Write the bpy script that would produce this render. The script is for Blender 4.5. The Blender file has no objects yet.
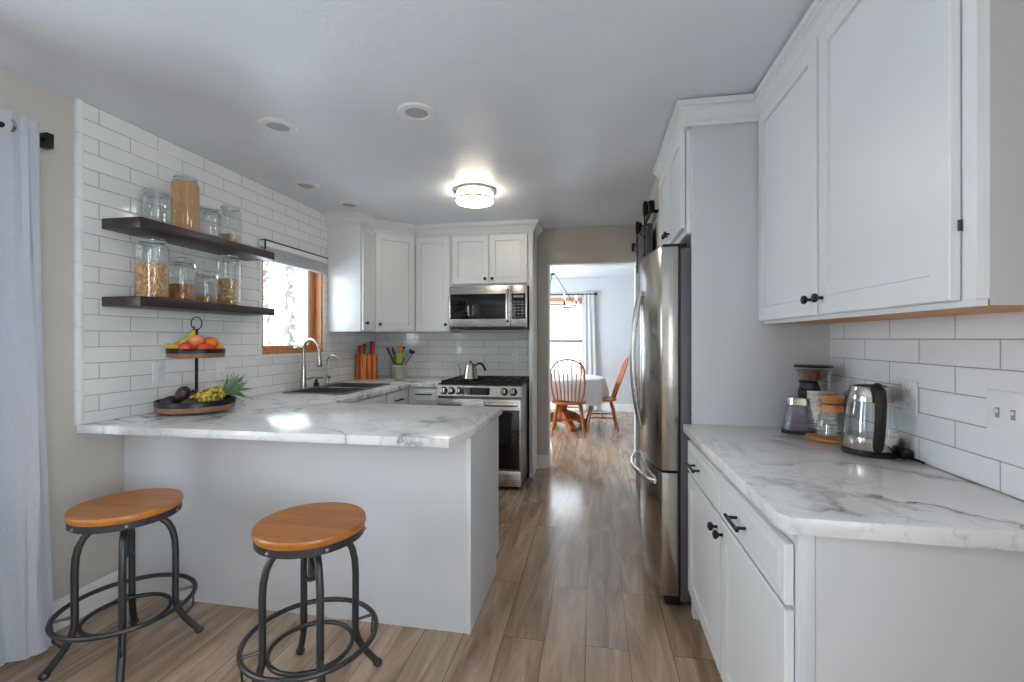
import bpy, bmesh, math, random
from mathutils import Vector, Matrix
random.seed(7)
PI = math.pi
C = bpy.context.scene.collection
S = bpy.context.scene

# ------------------------------------------------------------------ camera, sky, light, exposure
cam_d = bpy.data.cameras.new('camera'); cam = bpy.data.objects.new('camera', cam_d); C.objects.link(cam)
cam_d.sensor_width = 36; cam_d.lens = 36 * 456 / 1024; cam_d.shift_y = -2 / 1024
cam_d.clip_start = .02; cam_d.clip_end = 200
cam.location = (0, 0, 1.32); cam.rotation_euler = (PI / 2, 0, math.radians(10.2))
S.camera = cam
W = bpy.data.worlds.new('overcast_sky'); S.world = W; W.use_nodes = True
W.node_tree.nodes['Background'].inputs[0].default_value = (.82, .91, 1, 1)
W.node_tree.nodes['Background'].inputs[1].default_value = 6.0
S.view_settings.view_transform = 'Standard'; S.view_settings.look = 'None'
S.view_settings.gamma = 1; S.view_settings.use_curve_mapping = False
S.view_settings.exposure = 0.70
S.cycles.max_bounces = 10; S.cycles.diffuse_bounces = 6; S.cycles.transparent_max_bounces = 24
S.cycles.transmission_bounces = 8; S.cycles.caustics_reflective = False; S.cycles.caustics_refractive = False
S.cycles.sample_clamp_indirect = 6

def window_light(name, loc, rot, sx, sy, power, col):
    l = bpy.data.lights.new(name, 'AREA'); l.shape = 'RECTANGLE'; l.size = sx; l.size_y = sy
    l.energy = power; l.color = col
    o = bpy.data.objects.new(name, l); C.objects.link(o); o.location = loc; o.rotation_euler = rot
    return o
DAY = (.84, .92, 1)
window_light('daylight_side_window', (-2.70, .83, 1.3), (0, -PI / 2, 0), 1.4, 1.2, 16, DAY)
window_light('fill_right_window', (1.30, -1.0, 1.35), (0, PI / 2, 0), 1.5, 1.6, 40, DAY)  # added fill for the left wall, through an added window behind the camera
window_light('fill_dining_side', (-3.15, 6.7, 1.4), (0, -PI / 2, 0), 1.5, 1.9, 165, DAY)  # added fill that brightens the dining room from an unseen side opening

# ------------------------------------------------------------------ materials
def lin(c):
    if isinstance(c, str):
        c = [int(c[i:i + 2], 16) / 255 for i in (0, 2, 4)]
    return tuple((x / 12.92 if x <= .04045 else ((x + .055) / 1.055) ** 2.4) for x in c[:3]) + (1,)
class NT:
    def __init__(s, name):
        s.m = bpy.data.materials.new(name); s.m.use_nodes = True; s.t = s.m.node_tree
        s.b = s.t.nodes['Principled BSDF']; s.out = s.t.nodes['Material Output']
    def n(s, kind, ins=None, **kw):
        nd = s.t.nodes.new(kind)
        for k, v in kw.items(): setattr(nd, k, v)
        for k, v in (ins or {}).items(): s.set(nd.inputs[k], v)
        return nd
    def set(s, sock, v):
        if isinstance(v, bpy.types.NodeSocket): s.t.links.new(v, sock)
        else: sock.default_value = v
    def math(s, op, a, b=None):
        nd = s.n('ShaderNodeMath', operation=op); s.set(nd.inputs[0], a)
        if b is not None: s.set(nd.inputs[1], b)
        return nd.outputs[0]
    def mix(s, f, a, b, blend='MIX'):
        nd = s.n('ShaderNodeMix', data_type='RGBA', blend_type=blend)
        s.set(nd.inputs[0], f); s.set(nd.inputs[6], a); s.set(nd.inputs[7], b); return nd.outputs[2]
    def ramp(s, f, stops):
        nd = s.n('ShaderNodeValToRGB'); s.set(nd.inputs[0], f); r = nd.color_ramp
        while len(r.elements) < len(stops): r.elements.new(.5)
        for e, (p, c) in zip(r.elements, stops):
            e.position = p; e.color = c if len(c) == 4 else tuple(c) + (1,)
        return nd.outputs[0]
    def coord(s, scale=(1, 1, 1), loc=(0, 0, 0), rot=(0, 0, 0), kind='Object'):
        tc = s.n('ShaderNodeTexCoord')
        mp = s.n('ShaderNodeMapping', {'Vector': tc.outputs[kind], 'Scale': scale, 'Location': loc, 'Rotation': rot})
        return mp.outputs[0]
    def noise(s, vec, scale, detail=4, rough=.55, dist=0):
        nd = s.n('ShaderNodeTexNoise', {'Vector': vec, 'Scale': scale, 'Detail': detail, 'Roughness': rough, 'Distortion': dist})
        return nd.outputs[0]
    def bump(s, h, strength=.2, dist=.01):
        nd = s.n('ShaderNodeBump', {'Height': h, 'Strength': strength, 'Distance': dist})
        s.set(s.b.inputs['Normal'], nd.outputs[0])
def paint(name, col, rough=.5, metal=0, spec=.5, var=.04, vscale=8, bump=0, bscale=60, aniso=None, **kw):
    """painted / plain surface with a faint procedural mottling"""
    t = NT(name); c = lin(col); b = t.b
    co = t.coord(scale=aniso or (1, 1, 1))
    nz = t.noise(co, vscale, 3)
    lo = tuple(x * (1 - var) for x in c[:3]) + (1,); hi = tuple(min(1, x * (1 + var)) for x in c[:3]) + (1,)
    t.set(b.inputs['Base Color'], t.ramp(nz, [(.3, lo), (.7, hi)]))
    b.inputs['Roughness'].default_value = rough; b.inputs['Metallic'].default_value = metal
    b.inputs['Specular IOR Level'].default_value = spec
    if bump: t.bump(t.noise(co, bscale, 3), bump, .004)
    for k, v in kw.items(): b.inputs[k.replace('_', ' ')].default_value = v
    return t.m
def wood(name, c1, c2, rough=.45, axis='x', scale=1, bump=.08):
    t = NT(name); st = {'x': (1.5, 16, 16), 'y': (16, 1.5, 16), 'z': (16, 16, 1.5)}[axis]
    co = t.coord(scale=tuple(v * scale for v in st))
    n1 = t.noise(co, 1.6, 6, .65, .6)
    col = t.ramp(n1, [(.28, lin(c2)), (.5, lin(c1)), (.72, tuple(min(1, v * 1.12) for v in lin(c1)[:3]))])
    t.set(t.b.inputs['Base Color'], col); t.b.inputs['Roughness'].default_value = rough
    t.bump(n1, bump, .003); return t.m
def steel(name, col='b9b6b0', rough=.28, axis='z'):
    t = NT(name); st = {'z': (90, 90, 2), 'x': (2, 90, 90), 'y': (90, 2, 90)}[axis]
    nz = t.noise(t.coord(scale=st), 3, 3)
    c = lin(col)
    t.set(t.b.inputs['Base Color'], t.ramp(nz, [(.3, tuple(x * .975 for x in c[:3])), (.7, c)]))
    t.set(t.b.inputs['Roughness'], t.math('ADD', t.math('MULTIPLY', nz, .06), rough - .03))
    t.b.inputs['Metallic'].default_value = 1; return t.m
def tile(name, plane, x0, top, col='e3e3e0', grout='918f8b', rowh=.0775):
    t = NT(name); tc = t.n('ShaderNodeTexCoord'); sp = t.n('ShaderNodeSeparateXYZ', {0: tc.outputs['Object']})
    u = sp.outputs[1] if plane == 'yz' else sp.outputs[0]
    u = t.math('SUBTRACT', u, x0); v = t.math('SUBTRACT', top, sp.outputs[2])
    cb = t.n('ShaderNodeCombineXYZ', {0: u, 1: v, 2: 0.0})
    c = lin(col)
    def brick(ms, sm):
        return t.n('ShaderNodeTexBrick', {'Vector': cb.outputs[0], 'Color1': c, 'Color2': tuple(x * .955 for x in c[:3]) + (1,), 'Mortar': lin(grout),
                  'Scale': 1.0, 'Mortar Size': ms, 'Mortar Smooth': sm, 'Bias': 0.0, 'Brick Width': .305, 'Row Height': rowh}, offset=.5, offset_frequency=2, squash=1)
    bt = brick(.0016, .1); edge = brick(.007, 1.0)
    t.set(t.b.inputs['Base Color'], bt.outputs[0])
    t.set(t.b.inputs['Roughness'], t.math('ADD', t.math('MULTIPLY', bt.outputs[1], .6), .09))
    wob = t.noise(tc.outputs['Object'], 9, 2)
    h = t.math('ADD', t.math('MULTIPLY', edge.outputs[1], -1.0), t.math('MULTIPLY', wob, .12))
    t.bump(h, .35, .003); return t.m
def marble(name):
    t = NT(name); co = t.coord(scale=(1.0, 1.0, 1.0), rot=(0, 0, .7))
    warp = t.noise(co, 2.2, 5, .6)
    wv = t.n('ShaderNodeVectorMath', {0: co, 1: (0, 0, 0)}, operation='ADD')
    cw = t.n('ShaderNodeCombineXYZ', {0: t.math('MULTIPLY', warp, .55), 1: t.math('MULTIPLY', t.noise(co, 2.7, 5, .6), .55), 2: 0.0})
    t.set(wv.inputs[1], cw.outputs[0])
    st = t.n('ShaderNodeMapping', {'Vector': wv.outputs[0], 'Scale': (1.0, 2.6, 1)})
    n1 = t.noise(st.outputs[0], 1.15, 3, .5, .3)
    v1 = t.math('ABSOLUTE', t.math('SUBTRACT', n1, .5))
    vein = t.ramp(v1, [(0, (1, 1, 1)), (.006, (.72, .72, .72)), (.02, (.26, .26, .26)), (.075, (0, 0, 0))])
    n2 = t.noise(st.outputs[0], 3.4, 4, .6, .4)
    v2 = t.math('ABSOLUTE', t.math('SUBTRACT', n2, .5))
    thin = t.ramp(v2, [(0, (.42, .42, .42)), (.010, (.14, .14, .14)), (.035, (0, 0, 0))])
    mask = t.ramp(t.noise(co, 2.4, 2), [(.40, (0, 0, 0)), (.62, (1, 1, 1))])
    thin = t.mix(1.0, thin, mask, 'MULTIPLY')
    amt = t.math('MULTIPLY', vein, t.ramp(t.noise(co, 1.7, 2), [(.40, (.10, .10, .10)), (.60, (1, 1, 1))]))
    cloud = t.ramp(t.noise(wv.outputs[0], 1.6, 4), [(.35, lin('ececeb')), (.7, lin('e4e4e4'))])
    c1 = t.mix(amt, cloud, lin('636167'))
    c2 = t.mix(thin, c1, lin('85807e'))
    t.set(t.b.inputs['Base Color'], c2); t.b.inputs['Roughness'].default_value = .2
    return t.m
def planks(name):
    t = NT(name); tc = t.n('ShaderNodeTexCoord'); sp = t.n('ShaderNodeSeparateXYZ', {0: tc.outputs['Object']})
    cb = t.n('ShaderNodeCombineXYZ', {0: sp.outputs[1], 1: t.math('ADD', sp.outputs[0], 9.035), 2: 0.0})
    bt = t.n('ShaderNodeTexBrick', {'Vector': cb.outputs[0], 'Color1': (0, 0, 0, 1), 'Color2': (1, 1, 1, 1), 'Mortar': (0, 0, 0, 1), 'Scale': 1.0,
             'Mortar Size': .0012, 'Mortar Smooth': .2, 'Bias': 0.0, 'Brick Width': 1.22, 'Row Height': .18}, offset=.37, offset_frequency=2)
    rnd = bt.outputs[0]
    off = t.n('ShaderNodeCombineXYZ', {0: t.math('MULTIPLY', rnd, 13.0), 1: t.math('MULTIPLY', rnd, 7.0), 2: 0.0})
    pv = t.n('ShaderNodeVectorMath', {0: tc.outputs['Object'], 1: off.outputs[0]}, operation='ADD').outputs[0]
    st = t.n('ShaderNodeMapping', {'Vector': pv, 'Scale': (7, .9, 1)}).outputs[0]
    g1 = t.noise(st, 1.7, 6, .62, .8)
    st2 = t.n('ShaderNodeMapping', {'Vector': pv, 'Scale': (60, 2.5, 1)}).outputs[0]
    g2 = t.noise(st2, 2.0, 4, .6)
    col = t.ramp(g1, [(.28, lin('7a6351')), (.43, lin('9a826d')), (.55, lin('b49c84')), (.72, lin('cfb79d'))])
    col = t.mix(t.math('MULTIPLY', g2, .5), col, lin('917861'), 'MIX')
    tone = t.ramp(rnd, [(0, (.86, .85, .84)), (.5, (.96, .95, .94)), (1, (1.05, 1.04, 1.02))])
    col = t.mix(1.0, col, tone, 'MULTIPLY')
    col = t.mix(bt.outputs[1], col, lin('4a382d'))
    t.set(t.b.inputs['Base Color'], col)
    t.set(t.b.inputs['Roughness'], t.math('ADD', t.math('MULTIPLY', g2, .10), .13))
    t.b.inputs['Specular IOR Level'].default_value = .6
    t.bump(t.math('SUBTRACT', t.math('MULTIPLY', g2, .25), bt.outputs[1]), .18, .003); return t.m
def glass(name, tint=(1, 1, 1), refl=1.0, ior=1.45):
    t = NT(name); t.t.nodes.remove(t.b)
    tr = t.n('ShaderNodeBsdfTransparent', {'Color': tuple(tint) + (1,)})
    nz = t.noise(t.coord(), 14, 1)
    bp = t.n('ShaderNodeBump', {'Height': nz, 'Strength': .06, 'Distance': .01})
    gl = t.n('ShaderNodeBsdfGlossy', {'Color': (1, 1, 1, 1), 'Roughness': .03, 'Normal': bp.outputs[0]})
    lw = t.n('ShaderNodeLayerWeight', {'Blend': .5})
    fac = t.math('ADD', t.math('MULTIPLY', t.math('POWER', lw.outputs[1], 3.0), .55), .055)
    mx = t.n('ShaderNodeMixShader', {0: t.math('MULTIPLY', fac, refl), 1: tr.outputs[0], 2: gl.outputs[0]})
    t.set(t.out.inputs[0], mx.outputs[0]); return t.m
def fabric(name, col, translucent=.35, scale=260):
    t = NT(name); t.t.nodes.remove(t.b)
    nz = t.noise(t.coord(scale=(1, 1, .35)), scale, 2)
    c = lin(col); cc = t.ramp(nz, [(.3, tuple(x * .88 for x in c[:3])), (.7, c)])
    bp = t.n('ShaderNodeBump', {'Height': nz, 'Strength': .25, 'Distance': .002})
    d = t.n('ShaderNodeBsdfDiffuse', {'Color': cc, 'Normal': bp.outputs[0]}); tl = t.n('ShaderNodeBsdfTranslucent', {'Color': cc})
    mx = t.n('ShaderNodeMixShader', {0: translucent, 1: d.outputs[0], 2: tl.outputs[0]})
    t.set(t.out.inputs[0], mx.outputs[0]); return t.m
def grain(name, cols, scale=150, rough=.5):
    t = NT(name); vo = t.n('ShaderNodeTexVoronoi', {'Vector': t.coord(), 'Scale': scale})
    sp = t.n('ShaderNodeSeparateColor', {0: vo.outputs['Color']})
    n = len(cols)
    t.set(t.b.inputs['Base Color'], t.ramp(sp.outputs[0], [(i / max(1, n - 1), lin(c)) for i, c in enumerate(cols)]))
    t.b.inputs['Roughness'].default_value = rough
    t.bump(t.math('MULTIPLY', vo.outputs[0], -1.0), .9, .004); return t.m
def emit(name, col, strength):
    t = NT(name); t.b.inputs['Base Color'].default_value = lin(col)
    nz = t.noise(t.coord(), 6, 2)
    t.b.inputs['Emission Color'].default_value = lin(col)
    t.set(t.b.inputs['Emission Strength'], t.math('ADD', t.math('MULTIPLY', nz, strength * .1), strength * .95)); return t.m

M = {}
M['wall'] = paint('beige_wall_paint', 'bdb6ad', .7, bump=.10, bscale=90, var=.015)
M['wall_grey'] = paint('grey_wall_paint', 'c9cbcd', .7, bump=.08, bscale=90, var=.015)
def ceiling_mat():
    t = NT('textured_ceiling'); co = t.coord()
    n1 = t.noise(co, 1.6, 4); n2 = t.noise(co, 32, 4, .6, .5)
    t.set(t.b.inputs['Base Color'], t.ramp(n1, [(.3, lin('d9dde4')), (.7, lin('e2e6ec'))]))
    t.set(t.b.inputs['Roughness'], t.ramp(t.noise(co, 2.2, 5), [(.35, (.34, .34, .34)), (.65, (.5, .5, .5))]))
    t.b.inputs['Specular IOR Level'].default_value = .5
    t.bump(n2, .35, .006); return t.m
M['ceiling'] = ceiling_mat()
M['white'] = paint('white_cabinet_paint', 'dfe0e0', .32, var=.012, vscale=3)
M['trim'] = paint('white_trim_paint', 'e2e2e0', .4, var=.012)
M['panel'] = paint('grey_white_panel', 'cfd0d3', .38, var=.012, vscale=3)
M['end_panel'] = paint('shade_grey_panel', 'c4c4c2', .4, var=.012, vscale=3)  # greyer than the cabinet white: shade of the end face put into the colour
M['tile_left'] = tile('white_subway_tile_left', 'yz', 1.836 + .1525, 2.4445)
M['tile_right'] = tile('white_subway_tile_right', 'yz', 1.866 + .1525, 1.40, 'e3e4e6', rowh=.0805)
M['tile_back'] = tile('white_subway_tile_back', 'xz', -1.434, 1.3885)
M['tile_trim'] = paint('glazed_edge_tile', 'e4e4e2', .14, var=.02)
M['marble'] = marble('white_marble_laminate')
M['floor'] = planks('brown_plank_floor')
M['ply'] = wood('amber_plywood', 'c98a44', 'a9692d', .5, 'y')
M['black'] = paint('black_metal', '17181a', .38, .3, var=.1)
M['matte_black'] = paint('matte_black_plastic', '0c0c0e', .5, var=.1)
M['iron'] = paint('dark_grey_iron', '4a4a4b', .42, .75, var=.08, vscale=20)
M['steel'] = steel('brushed_steel', 'c4bfb8', .27, 'x')
M['steel_v'] = steel('brushed_steel_fridge', 'bdb9b3', .22, 'y')
M['steel_dark'] = steel('dark_steel', '8b8784', .38, 'x')
M['fridge_side'] = paint('grey_fridge_side', '6a676b', .45, .3, var=.03)
M['nickel'] = steel('brushed_nickel', 'b8b1a6', .25, 'z')
M['chrome'] = steel('polished_steel', 'd6d2c9', .14, 'z')
M['black_glass'] = paint('black_glass', '090a0f', .05, spec=.6, var=.02)
M['grate'] = paint('cast_iron_grate', '202022', .55, .2, var=.1)
M['shelf'] = wood('espresso_wood', '33272b', '231a1e', .38, 'y', 1, .05)
M['seat'] = wood('honey_wood_seat', 'b8752f', '9a5a20', .33, 'x', .8, .05)
M['seat2'] = wood('amber_wood_seat', 'ae6a22', '8c4e14', .33, 'x', .8, .05)
M['oak'] = wood('orange_oak', 'a8622c', '834618', .35, 'z', 1, .05)
M['oak_trim'] = wood('oak_window_wood', 'c08350', '9c6236', .4, 'z', 1, .06)
M['tray_wood'] = wood('worn_tray_wood', '8a6149', '67442f', .55, 'x', 1.5, .1)
M['glass'] = glass('clear_jar_glass', (.955, .97, .97), 1)
M['pane'] = glass('window_glass', (.98, .99, .99), .6)
M['smoke_glass'] = glass('smoky_plastic', (.80, .79, .85), 1)
M['curtain'] = fabric('grey_linen', 'd0d2d8', .28)
M['sheer'] = fabric('white_linen', 'f0f0ee', .4)
M['cloth'] = fabric('white_tablecloth', 'e9eaec', .15)
M['towel'] = fabric('white_cotton', 'eceae6', .1)
M['shade'] = fabric('pale_grey_shade', 'c9cacc', .25)
M['lamp'] = emit('lit_opal_glass', 'fff0d8', 17)
M['bulb'] = emit('lit_bulb', 'fff0d8', 3)
M['recess'] = paint('recessed_lamp_lens', 'a9abad', .5, var=.03)
M['plastic'] = paint('white_plastic', 'e4e4e4', .35, var=.01)
M['slot'] = paint('grey_slot', '9b9b9b', .6)
M['popcorn'] = grain('popcorn_kernels', ['b5652a', 'e39a4c', 'f6cf94', 'd98a3a'], 130)
M['orange_grain'] = grain('orange_lentils', ['d08d4a', 'e2a35c', 'ebb470', 'd89850'], 260)
M['brown_grain'] = grain('brown_grain', ['8d4a20', 'bd7138', 'a05a28', 'd08e58'], 170)
M['mixed_grain'] = grain('mixed_beans', ['7a4c2c', 'd6a262', 'b3933f', 'f0d2a0', 'a0543a'], 120)
M['dark_bean'] = grain('dark_beans', ['1d1714', '2c211c', '3a2a22'], 130)
M['oats'] = grain('pale_oats', ['a9824f', 'c8a26a', 'b8905a'], 140)
M['coffee'] = grain('coffee_beans', ['3a1a10', '6e2f20', '8c4530', '4c2216'], 110, .35)
M['cork'] = paint('cork_orange', 'b97a3c', .7, var=.12, vscale=60)
M['collar'] = wood('pale_orange_wood', 'd08f55', 'b87440', .45, 'x')
M['ceramic'] = paint('sage_ceramic', 'a3a491', .3, var=.05)
M['grey_steel'] = paint('dark_grey_sink', '6d6a69', .35, .6, var=.05)
M['snow'] = paint('snow_ground', 'e8edf2', .8)
M['bark'] = paint('bark', '6d6660', .9, var=.2)
M['frost'] = paint('frosted_foliage', 'c4cacb', .9, var=.2, vscale=5)
def flat(name, col, rough=.45, var=.08, **k): return paint(name, col, rough, var=var, **k)

# ------------------------------------------------------------------ mesh helpers
class MB:
    def __init__(s): s.bm = bmesh.new()
    def _add(s, verts, faces, Mx=None):
        vs = [s.bm.verts.new(Mx @ Vector(v) if Mx else v) for v in verts]
        fs = []
        for f in faces:
            try: fs.append(s.bm.faces.new([vs[i] for i in f]))
            except ValueError: pass
        return vs, fs
    def box(s, x0, x1, y0, y1, z0, z1, bev=0, Mx=None, seg=2):
        x0, x1 = sorted((x0, x1)); y0, y1 = sorted((y0, y1)); z0, z1 = sorted((z0, z1))
        v = [(x, y, z) for z in (z0, z1) for y in (y0, y1) for x in (x0, x1)]
        vs, fs = s._add(v, [(0, 2, 3, 1), (4, 5, 7, 6), (0, 1, 5, 4), (2, 6, 7, 3), (0, 4, 6, 2), (1, 3, 7, 5)], Mx)
        if bev:
            es = list({e for f in fs for e in f.edges})
            bmesh.ops.bevel(s.bm, geom=es, offset=min(bev, (x1 - x0) * .45, (y1 - y0) * .45, (z1 - z0) * .45), segments=seg, affect='EDGES', profile=.5)
        return s
    def rings(s, rings, cap0=True, cap1=True, closed=False):
        n = len(rings[0]); vs = [[s.bm.verts.new(p) for p in r] for r in rings]
        k = len(rings)
        for i in range(k if closed else k - 1):
            a, b = vs[i], vs[(i + 1) % k]
            for j in range(n):
                s.bm.faces.new((a[j], a[(j + 1) % n], b[(j + 1) % n], b[j]))
        if not closed:
            if cap0: s.bm.faces.new(vs[0][::-1])
            if cap1: s.bm.faces.new(vs[-1])
        return s
    def lathe(s, prof, c=(0, 0, 0), seg=28, Mx=None, sx=1, sy=1, cap=True):
        R = []
        for r, z in prof:
            r = max(r, 1e-4)
            ring = [Vector((c[0] + sx * r * math.cos(2 * PI * i / seg), c[1] + sy * r * math.sin(2 * PI * i / seg), c[2] + z)) for i in range(seg)]
            R.append([Mx @ p if Mx else p for p in ring])
        return s.rings(R, cap, cap)
    def sq_lathe(s, prof, c=(0, 0, 0), p=4.0, seg=40, rot=0):
        """like lathe, but a rounded-square section"""
        R = []
        for r, z, q in prof:
            ring = []
            for i in range(seg):
                a = 2 * PI * i / seg; k = (abs(math.cos(a)) ** q + abs(math.sin(a)) ** q) ** (-1 / q)
                ring.append((c[0] + r * k * math.cos(a + rot), c[1] + r * k * math.sin(a + rot), c[2] + z))
            R.append(ring)
        return s.rings(R)
    def cyl(s, p0, p1, r0, r1=None, seg=16):
        return s.tube([p0, p1], [r0, r0 if r1 is None else r1], seg)
    def tube(s, pts, r, seg=10, closed=False, flat=1.0):
        P = [Vector(p) for p in pts]; n = len(P)
        rr = r if isinstance(r, (list, tuple)) else [r] * n
        R = []; prev = None
        for i in range(n):
            if closed: t = P[(i + 1) % n] - P[i - 1]
            else: t = P[min(i + 1, n - 1)] - P[max(i - 1, 0)]
            t.normalize()
            if prev is None:
                a = Vector((0, 0, 1)) if abs(t.z) < .9 else Vector((1, 0, 0)); u = t.cross(a).normalized()
            else:
                u = (prev - t * prev.dot(t))
                u = u.normalized() if u.length > 1e-6 else t.orthogonal().normalized()
            prev = u; v = t.cross(u)
            R.append([P[i] + (u * math.cos(2 * PI * j / seg) + v * flat * math.sin(2 * PI * j / seg)) * rr[i] for j in range(seg)])
        return s.rings(R, closed=closed)
    def ring(s, c, R, r, seg=40, tseg=8, sx=1, sy=1):
        return s.tube([(c[0] + sx * R * math.cos(2 * PI * i / seg), c[1] + sy * R * math.sin(2 * PI * i / seg), c[2]) for i in range(seg)], r, tseg, True)
    def ball(s, c, r, sx=1, sy=1, sz=1, seg=16, Mx=None):
        n = 10; R = []
        for k in range(n + 1):
            a = -PI / 2 + PI * k / n; rad = max(math.cos(a), 1e-3) * r
            ring = [Vector((rad * math.cos(2 * PI * i / seg) * sx, rad * math.sin(2 * PI * i / seg) * sy, r * math.sin(a) * sz)) for i in range(seg)]
            R.append([(Mx @ p if Mx else p) + Vector(c) for p in ring])
        return s.rings(R)
    def slab(s, outline, z0, z1, holes=(), bev=0):
        top = []
        es = []
        for loop in [outline] + list(holes):
            v = [s.bm.verts.new((x, y, z1)) for x, y in loop]
            es += [s.bm.edges.new((v[i], v[(i + 1) % len(v)])) for i in range(len(v))]
        bmesh.ops.triangle_fill(s.bm, use_beauty=True, edges=es)
        fs = list(s.bm.faces)
        for f in fs:
            if f.normal.z < 0: f.normal_flip()
        ex = bmesh.ops.extrude_face_region(s.bm, geom=fs)
        for v in [g for g in ex['geom'] if isinstance(g, bmesh.types.BMVert)]: v.co.z = z0
        bmesh.ops.recalc_face_normals(s.bm, faces=list(s.bm.faces))
        if bev:
            s.bm.normal_update()
            be = [e for e in s.bm.edges if len(e.link_faces) == 2 and e.calc_face_angle() > .6 and not (e.verts[0].co.z == z0 and e.verts[1].co.z == z0)]
            bmesh.ops.bevel(s.bm, geom=be, offset=bev, segments=2, affect='EDGES', profile=.5)
        return s
    def prism(s, poly, a0, a1, axis='z', Mx=None):
        def P(p, q, a): return {'z': (p, q, a), 'y': (p, a, q), 'x': (a, p, q)}[axis]
        n = len(poly)
        s._add([P(p, q, a0) for p, q in poly] + [P(p, q, a1) for p, q in poly],
               [tuple(range(n))[::-1], tuple(range(n, 2 * n))] + [(i, (i + 1) % n, n + (i + 1) % n, n + i) for i in range(n)], Mx)
        return s
    def sweep(s, path, prof):
        """profile [(out, z)] along a plan polyline, mitred; 'out' is to the right of travel"""
        P = [Vector(p) for p in path]; R = []
        for i in range(len(P)):
            d0 = (P[i] - P[i - 1]).normalized() if i else (P[1] - P[0]).normalized()
            d1 = (P[i + 1] - P[i]).normalized() if i < len(P) - 1 else d0
            n0 = Vector((d0.y, -d0.x)); n1 = Vector((d1.y, -d1.x)); m = (n0 + n1)
            m = m / max(.2, m.dot(n0))
            R.append([(P[i].x + m.x * o, P[i].y + m.y * o, z) for o, z in prof])
        return s.rings(R)
    def shaker(s, w, h, t=.02, st=.058, rec=.008, bead=.006, Mx=None):
        """recessed-panel door: x 0..w, z 0..h, front at y=-t, back at y=0"""
        e = .003
        def rect(i, y): return [(i, y, i), (w - i, y, i), (w - i, y, h - i), (i, y, h - i)]
        L = [rect(0, 0), rect(0, -t + e), rect(e, -t), rect(st, -t)]
        L += [rect(st + .002, -t + rec + .004), rect(st + .0045, -t + rec + .004), rect(st + .006, -t + rec)] if rec > 0 else [rect(st + bead, -t + rec)]
        V = [p for r in L for p in r]; F = [(3, 2, 1, 0)]
        for k in range(len(L) - 1):
            a = 4 * k; b = a + 4
            for j in range(4): F.append((a + j, a + (j + 1) % 4, b + (j + 1) % 4, b + j))
        a = 4 * (len(L) - 1); F.append((a, a + 1, a + 2, a + 3))
        s._add(V, F, Mx); return s
    def build(s, name, mat, parent=None, smooth=38):
        bm = s.bm
        bmesh.ops.recalc_face_normals(bm, faces=list(bm.faces))
        bm.normal_update()
        if smooth:
            for f in bm.faces: f.smooth = True
            lim = math.radians(smooth)
            for e in bm.edges:
                e.smooth = not (len(e.link_faces) != 2 or e.calc_face_angle() > lim)
        me = bpy.data.meshes.new(name); bm.to_mesh(me); bm.free()
        me.materials.append(M[mat] if isinstance(mat, str) else mat)
        o = bpy.data.objects.new(name, me); C.objects.link(o)
        if parent: o.parent = parent
        return o
def tag(o, label, cat, group=None):
    o['label'] = label; o['category'] = cat
    if group: o['group'] = group
    return o
def thing(name, label, cat, loc=(0, 0, 0), rz=0, group=None, rot=None):
    o = bpy.data.objects.new(name, None); C.objects.link(o); o.empty_display_size = .05
    o.location = loc; o.rotation_euler = rot if rot else (0, 0, rz)
    return tag(o, label, cat, group)
def struct(o):
    o['kind'] = 'structure'; return o
def kids(o): return [c for c in bpy.data.objects if c.parent == o]
def dup(o, loc=None, rz=None, label=None, parent=None):
    c = o.copy(); C.objects.link(c)
    if parent: c.parent = parent
    for k in kids(o): dup(k, parent=c)
    if loc: c.location = loc
    if rz is not None: c.rotation_euler = (0, 0, rz)
    if label: c['label'] = label
    return c
def T(x, y, z, rz=0): return Matrix.Translation((x, y, z)) @ Matrix.Rotation(rz, 4, 'Z')
def arc(c, r, a0, a1, n, plane='xz'):
    out = []
    for i in range(n + 1):
        a = a0 + (a1 - a0) * i / n; u, v = r * math.cos(a), r * math.sin(a)
        out.append({'xz': (c[0] + u, c[1], c[2] + v), 'yz': (c[0], c[1] + u, c[2] + v), 'xy': (c[0] + u, c[1] + v, c[2])}[plane])
    return out
def holed_wall(axis, c0, c1, a0, a1, z0, z1, holes):
    m = MB(); xs = sorted({a0, a1} | {h[0] for h in holes} | {h[1] for h in holes})
    for p, q in zip(xs, xs[1:]):
        hs = sorted([h for h in holes if h[0] <= p and h[1] >= q], key=lambda h: h[2]); z = z0
        for h in hs + [(0, 0, z1, z1)]:
            if h[2] > z:
                m.box(*((c0, c1, p, q) if axis == 'x' else (p, q, c0, c1)), z, h[2])
            z = h[3]
    bmesh.ops.remove_doubles(m.bm, verts=list(m.bm.verts), dist=1e-5)
    return m

# ------------------------------------------------------------------ the setting
XL, XR, YB, YF, CH = -2.39, 1.06, 4.64, 8.55, 2.448       # left wall, right wall, dividing wall, far dining wall, ceiling
WIN = (2.945, 3.705, 1.205, 2.03)                       # kitchen window opening in the left wall (y0, y1, z0, z1)
struct(MB().box(-3.2, 2.4, -2.5, 8.8, -.12, 0).build('floor', 'floor'))
struct(MB().box(-3.2, 2.4, -2.5, 8.8, CH, CH + .12).build('ceiling', 'ceiling'))
wl = struct(holed_wall('x', XL - .15, XL - .015, -2.35, YB, 0, CH, [(-.95, -.45, .6, 2.05), (.22, 1.42, .6, 2.05), WIN]).build('wall_left', 'wall'))
m = holed_wall('x', XL - .015, XL + .010, 1.745, YB, .917, CH, [WIN]); m.build('tile_cladding', 'tile_left', wl)
m = MB()
for k in range(10): m.box(XL - .015, XL + .014, 1.742, 1.767, .92 + k * .1525, .92 + (k + 1) * .1525 - .002 if k < 9 else CH, .005)
m.build('edge_trim', 'tile_trim', wl)
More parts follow.
